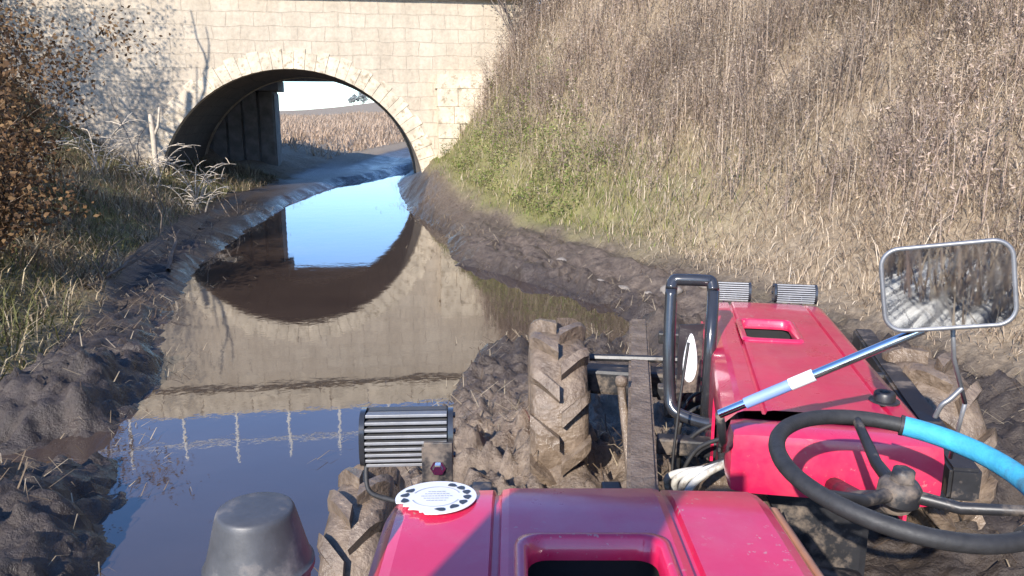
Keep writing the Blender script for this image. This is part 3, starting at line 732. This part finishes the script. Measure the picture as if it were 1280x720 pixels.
# hood: faceted lofted panel with a recessed opening ------------------
def hood(parent, xc, W, y0, y1, zt, opening, seam, taper=0, chamf=(.055, .06), side=.3):
    hw = W/2; ox0, ox1, oy0, oy1 = opening
    base = [(-hw-.004, -side), (-hw-.002, -side*.5), (-hw, -chamf[1]-.012), (-hw+.006, -chamf[1]), (-hw+chamf[0], -.012), (-hw+chamf[0]+.02, -.004)]
    L = [(x, z) for x, z in base]
    for s in (-seam,): L += [(s-.010, 0), (s-.005, -.012), (s+.005, -.012), (s+.010, 0)]
    midx = sorted({round(v, 4) for v in (ox0, ox1, 0.0, ox0-.03, ox1+.03, (ox0+ox1)/2) if -seam+.012 < v < seam-.012})
    mid = [(x, .004) for x in midx]
    Rr = [(-x, z) for x, z in L[::-1]]
    cs = L+mid+Rr
    ysamp = sorted(set([y0, y0+.02, oy0, oy1, (oy0+oy1)/2]+[y1-.30, y1-.16, y1-.10, y1-.05, y1-.02, y1]+[y0+(y1-y0)*k/8 for k in range(1, 7)]))
    ysamp = [y for y in ysamp if y0 <= y <= y1]
    bm = bmesh.new(); rows = []
    for y in ysamp:
        e = max(0, (y-(y1-.16))/.16); drop = .075*e*e; tp = 1-taper*(y-y0)/(y1-y0)-.05*e**2
        rows.append([bm.verts.new((xc+x*(tp if not (ox0-.001 <= x <= ox1+.001) else 1), y, zt+z-drop*(1 if z > -.2 else .3))) for x, z in cs])
    for i in range(len(ysamp)-1):
        ym = (ysamp[i]+ysamp[i+1])/2
        for k in range(len(cs)-1):
            xm = (cs[k][0]+cs[k+1][0])/2
            if oy0 < ym < oy1 and ox0 < xm < ox1: continue
            bm.faces.new((rows[i][k], rows[i][k+1], rows[i+1][k+1], rows[i+1][k]))
    bm.faces.new(rows[-1][::-1])
    bmesh.ops.recalc_face_normals(bm, faces=bm.faces[:])
    h = build('hood', bm, M_red, parent, True, angle=14)
    # rim and dark well
    b = bmesh.new(); rc = .035; pts = []
    for cx, cy, a0 in ((ox1-rc, oy1-rc, 0), (ox0+rc, oy1-rc, 90), (ox0+rc, oy0+rc, 180), (ox1-rc, oy0+rc, 270)):
        for k in range(6): a = R(a0+k*18); pts.append((xc+cx+rc*math.cos(a), cy+rc*math.sin(a)))
    def lp(off, z): 
        out = []
        cx_, cy_ = xc+(ox0+ox1)/2, (oy0+oy1)/2
        for x, y in pts: out.append(b.verts.new((x+off*(1 if x > cx_ else -1), y+off*(1 if y > cy_ else -1), z)))
        return out
    loops = [lp(.022, zt+.002), lp(.018, zt+.012), lp(.006, zt+.016), lp(-.002, zt+.010), lp(-.004, zt-.03)]
    for A, B in zip(loops, loops[1:]):
        for k in range(len(A)): b.faces.new((A[k], A[(k+1) % len(A)], B[(k+1) % len(A)], B[k]))
    build('opening_rim', b, M_red, h, True)
    b = bmesh.new(); box(b, xc+ox0-.02, xc+ox1+.02, oy0-.02, oy1+.02, zt-.2, zt-.19)
    for (a0, a1, c0, c1) in ((ox0-.02, ox0-.012, oy0-.02, oy1+.02), (ox1+.012, ox1+.02, oy0-.02, oy1+.02), (ox0-.012, ox1+.012, oy0-.02, oy0-.012), (ox0-.012, ox1+.012, oy1+.012, oy1+.02)):
        box(b, xc+a0, xc+a1, c0, c1, zt-.19, zt-.012)
    build('opening_well', b, M_blkc, h)
    return h

def led_bar(parent, name, c, L, hgt, rot=(0, 0, 0), scale=1):
    bm = bmesh.new(); box(bm, -L/2+.012, L/2-.012, 0, .05, -hgt/2, hgt/2, .006)
    o = build(name, bm, M_blk, parent, loc=c, rot=rot)
    bm = bmesh.new(); nf = 9
    for k in range(nf):
        t = (k/(nf-1)-.5)*2; z = t*hgt*.46; dpt = .045*math.sqrt(max(.0, 1-(t*.88)**2))+.012
        box(bm, -L/2+.014, L/2-.014, -dpt, -.0005, z-.0035, z+.0035, .0012)
    build('cooling_fins', bm, M_alu, o)
    for sx in (-1, 1):
        bm = bmesh.new(); out = []
        for k in range(28):
            a = PI2*k/28; out.append((.012+.062*math.copysign(abs(math.cos(a))**.8, math.cos(a)), hgt*.54*math.copysign(abs(math.sin(a))**.75, math.sin(a))))
        prism(bm, out, sx*L/2-.012*sx, sx*L/2, Matrix(((0, 1, 0, 0), (1, 0, 0, 0), (0, 0, 1, 0), (0, 0, 0, 1))))
        for (yy, zz) in ((.012, hgt*.38), (.012, -hgt*.38), (.045, 0)):
            lathe(bm, [(.007, 0), (.007, .004), (.001, .005)], 8, Matrix.Translation((sx*L/2, yy, zz)) @ Matrix.Rotation(sx*math.pi/2, 4, 'Y'))
        build('end_cap', bm, M_tube, o, True, angle=40)
    bm = bmesh.new(); box(bm, -L/2+.02, L/2-.02, .05, .056, -hgt*.4, hgt*.4, .002); build('lens', bm, simple('lamp_glass', (.6, .6, .62), .15, bs=0), o)
    return o

def wheel(parent, c, rad, wid, mt, rz=0, lug=.035, nl=18, sinkmud=True, toe=0):
    w = bpy.data.objects.new('front_wheel', None); link(w, parent); w.location = c; w.rotation_euler = (0, 0, rz+toe)
    Mx = Matrix.Rotation(math.pi/2, 4, 'Y')
    hw = wid/2; bm = bmesh.new()
    prof = [(rad*.56, -hw*.8), (rad*.62, -hw*.98), (rad*.78, -hw*1.02), (rad*.9, -hw*.97), (rad*.96, -hw*.8), (rad*.985, -hw*.4), (rad*.99, 0), (rad*.985, hw*.4), (rad*.96, hw*.8), (rad*.9, hw*.97), (rad*.78, hw*1.02), (rad*.62, hw*.98), (rad*.56, hw*.8)]
    lathe(bm, prof, 72, Mx)
    for k in range(nl):
        for s in (-1, 1):
            a = PI2*(k+(.5 if s > 0 else 0))/nl
            b = bmesh.new(); L0 = []
            for i in range(6):
                t = i/5; xx = s*(.02*wid+t*hw*.98); aa = a+t*.26*1.0
                r0 = rad*.95-(.10*rad*max(0, t-.75)*2); r1 = rad+lug-(.14*rad*max(0, t-.72)*2)
                da = .072-.014*t
                L0.append([b.verts.new((xx, r_*math.sin(aa+q), r_*math.cos(aa+q))) for r_, q in ((r0, -da*1.25), (r1, -da), (r1, da), (r0, da*1.25))])
            for A, B in zip(L0, L0[1:]):
                for q in range(4): b.faces.new((A[q], A[(q+1) % 4], B[(q+1) % 4], B[q]))
            b.faces.new(L0[0]); b.faces.new(L0[-1][::-1]); bmesh.ops.recalc_face_normals(b, faces=b.faces[:]); merge(bm, b)
    # mud clinging unevenly
    for v in bm.verts:
        q = float(fbm(np.array([v.co.y*7+c[0]*9]), np.array([v.co.z*7+v.co.x*11]), 3, 2)[0])
        v.co *= 1+.045*q
    build('tyre', bm, mt, w, True, angle=50)
    bm = bmesh.new(); lathe(bm, [(rad*.57, -hw*.75), (rad*.54, -hw*.6), (rad*.5, -hw*.3), (rad*.2, -hw*.15), (rad*.18, -hw*.5), (.0, -hw*.52)], 40, Mx)
    lathe(bm, [(rad*.57, hw*.75), (rad*.54, hw*.6), (rad*.5, hw*.3), (rad*.2, hw*.15), (0, hw*.15)], 40, Mx)
    for k in range(6):
        a = PI2*k/6; lathe(bm, [(.016, 0), (.016, .02), (0, .022)], 6, Matrix.Translation((-hw*.2, rad*.35*math.cos(a), rad*.35*math.sin(a))) @ Matrix.Rotation(-math.pi/2, 4, 'Y'))
    build('rim', bm, M_dred, w, True, angle=40)
    return w

# ------------------------------------------------------------------ the tractor the view is taken from
T1 = thing('red_tractor', 'red tractor hood in the foreground with round white sticker and lamp bar', 'tractor', (0, 0, 0))
H1 = hood(T1, .142, .80, .72, 1.63, 1.445, (-.118, .118, .92, 1.30), .172, 0, (.032, .045), .34)
# round white sticker, torn at one edge
SX = Matrix.Translation((-.152, 1.475, 1.4445)) @ Matrix.Rotation(R(-1), 4, 'Y') @ Matrix.Rotation(R(-4), 4, 'X')
bm = bmesh.new(); out = []
for k in range(72):
    a = PI2*k/72; r = .081
    if 3.5 < a < 4.5: r *= .86+.06*math.sin(a*19)+.03*math.sin(a*41)
    out.append((r*math.cos(a), r*math.sin(a)))
b = bmesh.new(); A = [b.verts.new((x, y, .003)) for x, y in out]; B_ = [b.verts.new((x, y, .0015)) for x, y in out]
b.faces.new(A)
for k in range(72): b.faces.new((B_[k], B_[(k+1) % 72], A[(k+1) % 72], A[k]))
merge(bm, b, SX); stk = build('sticker', bm, M_stick, H1)
bm = bmesh.new()
for k, a in enumerate(R(v) for v in (-78, -52, -28, -5, 18, 40, 62, 150, 172, 196)):
    Mk = SX @ Matrix.Rotation(a, 4, 'Z') @ Matrix.Translation((.063, 0, .0042)) @ Matrix.Rotation(random.uniform(-.5, .5)+math.pi/2, 4, 'Z')
    b = bmesh.new(); pts = [(.011*math.cos(t)*(1-.35*math.sin(t)*math.cos(2*t)), .0075*math.sin(t)*(1+.5*math.cos(t))) for t in [PI2*q/16 for q in range(16)]]
    b.faces.new([b.verts.new((x, y, 0)) for x, y in pts]); merge(bm, b, Mk)
build('leaf_marks', bm, M_ink, stk)
bm = bmesh.new()
def arcstrip(r0, r1, a0, a1, n=24):
    b = bmesh.new(); P0 = [b.verts.new((r0*math.cos(a0+(a1-a0)*k/n), r0*math.sin(a0+(a1-a0)*k/n), .0042)) for k in range(n+1)]
    P1 = [b.verts.new((r1*math.cos(a0+(a1-a0)*k/n), r1*math.sin(a0+(a1-a0)*k/n), .0042)) for k in range(n+1)]
    for k in range(n): b.faces.new((P0[k], P1[k], P1[k+1], P0[k+1]))
    merge(bm, b, SX)
arcstrip(.047, .0495, R(200), R(340)); arcstrip(.047, .0495, R(20), R(160))
for row in range(5):
    x = -.030+.006*abs(row-2); 
    while x < .030-.006*abs(row-2):
        w = random.uniform(.003, .009); b = bmesh.new(); y = .022-row*.011
        b.faces.new([b.verts.new(v) for v in ((x, y, .0042), (x+w, y, .0042), (x+w, y+.004, .0042), (x, y+.004, .0042))]); merge(bm, b, SX); x += w+.002
build('faint_print', bm, M_inkg, stk)
# lamp bar on its bracket, left front
led_bar(T1, 'lamp_bar', (-.245, 1.76, 1.455), .215, .125, (R(-8), 0, R(3)))
bm = bmesh.new(); box(bm, -.20, -.135, 1.69, 1.70, 1.36, 1.47, .002); box(bm, -.205, -.13, 1.52, 1.70, 1.352, 1.36, .002); box(bm, -.205, -.198, 1.69, 1.74, 1.36, 1.46, .002)
build('lamp_bracket', bm, M_blk, T1)
for (x, y, z) in ((-.168, 1.685, 1.41), (-.168, 1.60, 1.362)):
    bm = bmesh.new()
    lathe(bm, [(.0, .012), (.011, .012), (.013, 0), (.018, 0), (.018, -.004)], 6, Matrix.Translation((x, y, z)) @ (Matrix.Rotation(math.pi/2, 4, 'X') if z > 1.4 else Matrix.Identity(4)))
    build('bracket_bolt', bm, M_chrome, T1)
bm = bmesh.new(); tube(bm, bezier([(-.34, 1.74, 1.41), (-.33, 1.70, 1.35), (-.27, 1.66, 1.345), (-.21, 1.63, 1.35), (-.2, 1.6, 1.30)]), .006, 6); build('cable', bm, M_rub, T1, True)
# grey domed air pre-cleaner left of the hood
bm = bmesh.new()
lathe(bm, [(.0, .120), (.030, .1195), (.0535, .118), (.0565, .1165), (.0585, .113), (.0605, .106), (.074, .052), (.079, .034), (.0815, .0285), (.084, .027), (.0845, .019), (.078, .016), (.074, -.03), (.074, -.11), (.03, -.13), (.03, -.5), (0, -.5)], 48)
build('air_cleaner', bm, M_grey, T1, True, loc=(-.392, 1.12, 1.492), angle=40)
# chassis, engine, wheels (mostly below the frame)
bm = bmesh.new(); box(bm, -.10, .38, .7, 1.55, .55, 1.08, .03); box(bm, -.16, -.08, .4, 3.0, .6, .74, .01); box(bm, .36, .44, .4, 3.0, .6, .74, .01); box(bm, -.4, .68, 2.62, 2.78, .38, .5, .02); build('chassis', bm, M_blk, T1)
bm = bmesh.new(); box(bm, -.2, .48, 1.0, 1.5, .74, 1.25, .04); build('engine', bm, M_blk, T1)
wheel(T1, (-.55, 2.72, .44), .42, .21, M_mudt, 0, .04, 14); wheel(T1, (.83, 2.72, .44), .42, .21, M_mudt, 0, .04, 14)
# added slanted panel on posts, unseen behind the view, shaped to shade the hood
bm = bmesh.new(); prism(bm, [(-1.251, -1.2), (-.898, -1.2), (-.375, -.05), (-.728, -.05)], 2.50, 2.55, Matrix(((1, 0, 0, 0), (0, 0, 1, 0), (0, 1, 0, 0), (0, 0, 0, 1)))); bmesh.ops.recalc_face_normals(bm, faces=bm.faces[:]); build('shade_panel', bm, M_red, T1)
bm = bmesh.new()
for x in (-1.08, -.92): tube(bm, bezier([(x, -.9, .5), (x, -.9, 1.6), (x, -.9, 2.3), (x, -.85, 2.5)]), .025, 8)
build('shade_panel_post', bm, M_tube, T1, True)
# dull iron fairing edge along the right side of the hood
bm = bmesh.new(); tube(bm, [(.546, .74, 1.395), (.546, 1.15, 1.395), (.546, 1.52, 1.392), (.53, 1.59, 1.36)], .008, 6); build('edge_trim', bm, simple('worn_trim', (.35, .17, .10), .5), H1, True)

# ------------------------------------------------------------------ the second tractor bogged on the right
T2 = thing('red_tractor', 'red tractor bogged in mud on the right with mirror and blue sleeved steering wheel', 'tractor', (1.03, 2.46, 0.0), R(-10.4))
H2 = hood(T2, 0, .66, 0, 1.72, 1.235, (-.17, .05, .86, 1.18), .20, .08, (.045, .05), .14)
bm = bmesh.new(); box(bm, -.325, .325, -.17, -.004, 1.0, 1.224, .06); build('dash_cowl', bm, M_red, T2, True, angle=40)
bm = bmesh.new(); lathe(bm, [(.036, 0), (.036, .03), (.032, .036), (.018, .036), (.016, .028), (0, .028)], 14, Matrix.Translation((.215, .17, 1.232))); lathe(bm, [(.05, 0), (.05, .006), (.036, .008)], 20, Matrix.Translation((.215, .17, 1.233)))
build('filler_cap', bm, M_blk, T2, True, angle=40)
# lamps on the nose
for (x, y) in ((.17, 1.80), (-.17, 1.80)):
    led_bar(T2, 'headlight', (x, y, 1.245), .22, .10, (R(-10), 0, 0))
    bm = bmesh.new(); box(bm, x-.035, x+.035, 1.70, 1.81, 1.155, 1.163, .002); box(bm, x-.035, x-.028, 1.76, 1.82, 1.16, 1.24, .002); box(bm, x+.028, x+.035, 1.76, 1.82, 1.16, 1.24, .002); build('lamp_bracket', bm, M_chrome, T2)
# red side panels
bm = bmesh.new()
prism(bm, [(.55, .80), (1.68, .74), (1.68, 1.10), (.55, 1.10)], -.322, -.31, Matrix(((0, 1, 0, 0), (1, 0, 0, 0), (0, 0, 1, 0), (0, 0, 0, 1))))
build('side_panel', bm, M_red, T2)
bm = bmesh.new()
prism(bm, [(.15, .80), (1.68, .74), (1.68, 1.10), (.15, 1.10)], .31, .322, Matrix(((0, 1, 0, 0), (1, 0, 0, 0), (0, 0, 1, 0), (0, 0, 0, 1))))
build('side_panel', bm, M_red, T2)
# white leaf-shaped badge on a black plate
MB_ = Matrix.Translation((-.41, .80, 1.16)) @ Matrix.Rotation(R(18), 4, 'Z')
bm = bmesh.new(); box(bm, -.055, .055, 0, .008, -.16, .15, .002, MB_); bp = build('badge_plate', bm, M_blk, T2)
bm = bmesh.new(); prism(bm, [(.030*math.sin(t)*(1-.35*math.cos(t)), .11*math.cos(t)) for t in [PI2*k/24 for k in range(24)]], -.005, -.001, MB_); build('badge', bm, M_stick, bp)
# guard hoop
bm = bmesh.new()
hp = bezier([(-.50, .90, 1.44), (-.50, .84, 1.2), (-.49, .80, 1.0), (-.47, .77, .93), (-.40, .74, .905), (-.30, .70, .90), (-.18, .66, .90)], 6)
tube(bm, hp, .027, 12); tube(bm, [(-.33, .78, .905), (-.325, .84, 1.2), (-.32, .90, 1.44)], .027, 12); tube(bm, bezier([(-.50, .90, 1.44), (-.49, .92, 1.475), (-.45, .92, 1.48), (-.36, .92, 1.48), (-.33, .92, 1.475), (-.32, .90, 1.44)], 4), .027, 12)
build('guard_hoop', bm, M_tube, T2, True)
# engine and its clutter
bm = bmesh.new(); box(bm, -.24, .24, .25, 1.5, .42, 1.05, .03)
for k in range(4): box(bm, -.30, -.24, .42+.26*k, .60+.26*k, .62, .96, .02)
for k in range(7): box(bm, -.27, -.24, .30+.16*k, .34+.16*k, .44, .6, .006)
build('engine', bm, M_blk, T2)
for k in range(3):
    bm = bmesh.new(); lathe(bm, [(.0, .0), (.07-.012*k, .0), (.07-.012*k, .05), (.03, .055), (0, .055)], 24, Matrix.Translation((-.30, .30+.22*k, .62-.05*k)) @ Matrix.Rotation(-math.pi/2, 4, 'Y'))
    build('pulley', bm, M_alu, T2, True, angle=40)
rn = random.Random(4)
for k in range(4):
    bm = bmesh.new(); y = .12+.09*k; tube(bm, bezier([(-.28, y, 1.0-.05*k), (-.40-.03*k, y-.02, .92-.04*k), (-.43, y+.06, .78-.05*k), (-.36, y+.12, .66), (-.28, y+.15, .62)]), .014, 8)
    build('hose', bm, M_hose, T2, True)
bm = bmesh.new()
for k in range(6):
    y = .2+.19*k; tube(bm, bezier([(-.26, y, .98), (-.38, y+.1*rn.random(), .9), (-.44, y+.05, .74+.1*rn.random()), (-.42, y+.14, .58), (-.3, y+.1, .5)]), .009, 6)
tube(bm, bezier([(-.43, .55, 1.30), (-.46, .5, 1.0), (-.47, .45, .7), (-.40, .4, .4)]), .006, 6)
build('cable', bm, M_rub, T2, True)
bm = bmesh.new()
for k in range(40):
    y = rn.uniform(.1, 1.5); z = rn.uniform(.45, 1.05); lathe(bm, [(.012, 0), (.012, .014), (0, .016)], 6, Matrix.Translation((-.302, y, z)) @ Matrix.Rotation(-math.pi/2, 4, 'Y'))
bm.free()
# muddy frame rails
for sx in (-1, 1):
    bm = bmesh.new(); b = bmesh.new()
    x0, x1 = sx*.573, sx*.667
    prism(bm, [(x0-.055, -.35 if sx < 0 else .35), (x0+.055, -.35 if sx < 0 else .35), (x1+.055, 2.34), (x1-.055, 2.34)], .80, .93, Matrix(((1, 0, 0, 0), (0, 0, 1, 0), (0, 1, 0, 0), (0, 0, 0, 1))))
    bmesh.ops.recalc_face_normals(bm, faces=bm.faces[:]); bmesh.ops.bevel(bm, geom=bm.edges[:], offset=.012, segments=2, affect='EDGES')
    build('frame_rail', bm, M_mudt if sx < 0 else M_blk, T2)
for y in (.55, 1.2, 2.2):
    bm = bmesh.new(); box(bm, -.54, .54, y, y+.07, .81, .88, .01); build('cross_member', bm, M_blk, T2)
# rod and step plate near the wheel
bm = bmesh.new(); tube(bm, bezier([(-.71, 1.02, .95), (-.70, 1.0, .86), (-.66, .88, .64), (-.62, .74, .38), (-.60, .7, .15)]), [.02]*33, 8); lathe(bm, [(0, -.03), (.026, -.02), (.03, 0), (.026, .02), (0, .03)], 12, Matrix.Translation((-.71, 1.02, .96)))
build('steering_rod', bm, M_mudt, T2, True)
bm = bmesh.new(); box(bm, -.60, -.40, .28, .62, .50, .53, .008); box(bm, -.58, -.54, .30, .36, .05, .50, .008); box(bm, -.52, -.30, .0, .26, .58, .62, .01); build('step_plate', bm, M_blk, T2)
# axle and front wheels
bm = bmesh.new(); box(bm, -.96, .68, 1.53, 1.67, .70, .84, .02); box(bm, -.5, .5, 1.45, 1.75, .62, .80, .02); tube(bm, [(-.9, 1.50, .92), (0, 1.48, .95), (.6, 1.50, .90)], .02, 8); build('front_axle', bm, M_blk, T2)
wheel(T2, (-1.09, 1.60, .57), .46, .30, M_mudt, 0, .055, 12, toe=R(10)); wheel(T2, (.80, 1.62, .50), .46, .30, M_mudt, 0, .055, 12, toe=R(10))
# gearbox tunnel and seat mast towards the rear
bm = bmesh.new(); box(bm, -.15, .15, -1.3, -.02, .42, .72, .05); build('gearbox', bm, M_blk, T2, True, angle=40)
# steering wheel, tilted towards the driver
SW = bpy.data.objects.new('steering_wheel', None); link(SW, T2); SW.location = (-.02, -.86, 1.435); SW.rotation_euler = (R(4), R(5), R(10.4))
rw = .268
def rimseg(a0, a1, r, n): return [(rw*math.cos(a0+(a1-a0)*k/n), rw*math.sin(a0+(a1-a0)*k/n), 0) for k in range(n+1)]
bm = bmesh.new(); tube(bm, rimseg(0, PI2, .02, 64)[:-1], .0185, 14, closed=True); build('rim', bm, M_rub, SW, True)
bm = bmesh.new(); pts = rimseg(R(-62), R(66), .02, 28); tube(bm, pts, [.0245]*29, 14); build('grip_sleeve', bm, M_blue, SW, True, angle=50)
bm = bmesh.new()
for k in range(44):
    a = R(-60+k*124/43); b0 = Vector((math.cos(a), math.sin(a), 0)); tube(bm, [b0*(rw-.0235)+Vector((0, 0, .006)), b0*(rw-.0225)+Vector((0, 0, .0125))], .0016, 5)
build('stitching', bm, M_stick, bpy.data.objects['grip_sleeve']) if False else bm.free()
bm = bmesh.new()
for e in (-62, 66):
    b0 = Vector((math.cos(R(e)), math.sin(R(e)), 0)); tg = Vector((-math.sin(R(e)), math.cos(R(e)), 0))
    tube(bm, [b0*rw-tg*.004, b0*rw+tg*.004], .0256, 14)
    build('sleeve_band', bm, M_rub, SW, True, angle=50); bm = bmesh.new()
for a in (90, 210, 330):
    d = Vector((math.cos(R(a)), math.sin(R(a)), 0)); s = d.cross(Vector((0, 0, 1)))
    tube(bm, [d*.03+Vector((0, 0, -.05)), d*.12+Vector((0, 0, -.045)), d*(rw-.012)], [.016, .014, .011], 8)
lathe(bm, [(0, -.02), (.035, -.022), (.045, -.035), (.045, -.07), (.02, -.09)], 24)
lathe(bm, [(0, .006), (.02, .006), (.026, 0), (.028, -.02)], 6); build('spokes', bm, M_blk, SW, True, angle=50)
bm = bmesh.new(); tube(bm, [(-.02, -.86, 1.36), (0, -.45, 1.16), (0, -.15, 1.06)], .028, 12); build('steering_column', bm, M_blk, T2, True)
# mirror, bracketed on a chrome arm crossing the hood
MI = bpy.data.objects.new('mirror', None); link(MI, T2); MI.location = (.164, -.44, 1.765); MI.rotation_euler = Euler((R(-1.5), R(-9), R(-8)), 'XYZ')
def rrect(w, h, r, n=8):
    out = []
    for cx, cz, a0 in ((w-r, h-r, 0), (-w+r, h-r, 90), (-w+r, -h+r, 180), (w-r, -h+r, 270)):
        for k in range(n+1): a = R(a0+90*k/n); out.append((cx+r*math.cos(a), cz+r*math.sin(a)))
    return out
bm = bmesh.new(); prism(bm, rrect(.150, .108, .045), .0, .028); bmesh.ops.bevel(bm, geom=[e for e in bm.edges if abs(e.verts[0].co.y-e.verts[1].co.y) < 1e-6 and e.verts[0].co.y > .02], offset=.012, segments=3, affect='EDGES')
build('mirror_housing', bm, M_tube, MI, True, angle=40)
bm = bmesh.new(); o_ = [(x, -.004, z) for x, z in rrect(.150, .108, .045)]; tube(bm, o_, .006, 8, closed=True); build('mirror_bezel', bm, M_alu, MI, True)
bm = bmesh.new(); prism(bm, rrect(.145, .103, .042), -.005, -.001); build('mirror_glass', bm, M_mirror, MI)
a0, a1 = Vector((-.37, -.32, 1.335)), Vector((.13, -.405, 1.64))
arm = bpy.data.objects.new('mirror_arm', None)
bm = bmesh.new(); tube(bm, [a0, a1], .0135, 14); ar = build('mirror_arm', bm, M_chrome, T2, True, angle=40)
bm = bmesh.new(); tube(bm, [a0.lerp(a1, .14), a0.lerp(a1, .37)], .0165, 14); build('blue_tape', bm, M_tapeb, ar, True, angle=40)
bm = bmesh.new(); tube(bm, [a0.lerp(a1, .372), a0.lerp(a1, .49)], .0178, 14); build('white_tape', bm, M_tapew, ar, True, angle=40)
bm = bmesh.new(); tube(bm, [a0, a0+Vector((.02, .05, -.1)), (-.34, -.12, 1.14)], .013, 10); build('arm_joint', bm, M_blk, ar, True); bm = bmesh.new(); tube(bm, [a1, (.155, -.405, 1.66), (.17, -.41, 1.69)], .012, 8); build('arm_joint', bm, M_blk, ar, True)
bm = bmesh.new(); tube(bm, [(.20, -.40, 1.67), (.23, -.36, 1.55), (.29, -.31, 1.41)], .006, 8); tube(bm, [(.29, -.31, 1.41), (.31, -.2, 1.2)], .006, 8); tube(bm, bezier([(.27, -.33, 1.46), (.24, -.34, 1.43), (.22, -.34, 1.41), (.21, -.33, 1.37)]), .007, 8)
build('mirror_stay', bm, M_alu, T2, True)

# ------------------------------------------------------------------ light, sky, camera
SUN_AZ = math.radians(180+25); SUN_EL = math.radians(29)
w = bpy.data.worlds.new('World'); sc.world = w; w.use_nodes = True; nt = w.node_tree
sky = nt.nodes.new('ShaderNodeTexSky'); sky.sky_type = 'NISHITA'; sky.sun_disc = False; sky.sun_elevation = SUN_EL; sky.sun_rotation = SUN_AZ
sky.air_density = .95; sky.dust_density = .1; sky.ozone_density = 2.0
bg = nt.nodes['Background']; nt.links.new(mix(nt, 1.0, sky.outputs[0], (.74, .94, 1.24), 'MULTIPLY'), bg.inputs['Color']); bg.inputs['Strength'].default_value = .15
L = bpy.data.lights.new('sun', 'SUN'); L.energy = 4.6; L.angle = R(.5); L.color = (1, .93, .84)
so = link(bpy.data.objects.new('sun', L))
to_sun = Vector((math.sin(SUN_AZ)*math.cos(SUN_EL), math.cos(SUN_AZ)*math.cos(SUN_EL), math.sin(SUN_EL)))
so.rotation_euler = to_sun.to_track_quat('Z', 'Y').to_euler()
cam = bpy.data.cameras.new('camera'); cam.sensor_width = 36; cam.lens = 36*1000/1280; cam.clip_end = 4000; cam.clip_start = .05
co = link(bpy.data.objects.new('camera', cam)); co.location = (0, 0, 2.2); co.rotation_euler = (R(90-12.4), 0, 0)
sc.camera = co
sc.view_settings.view_transform = 'Standard'; sc.view_settings.look = 'None'; sc.view_settings.exposure = .88; sc.view_settings.gamma = 1
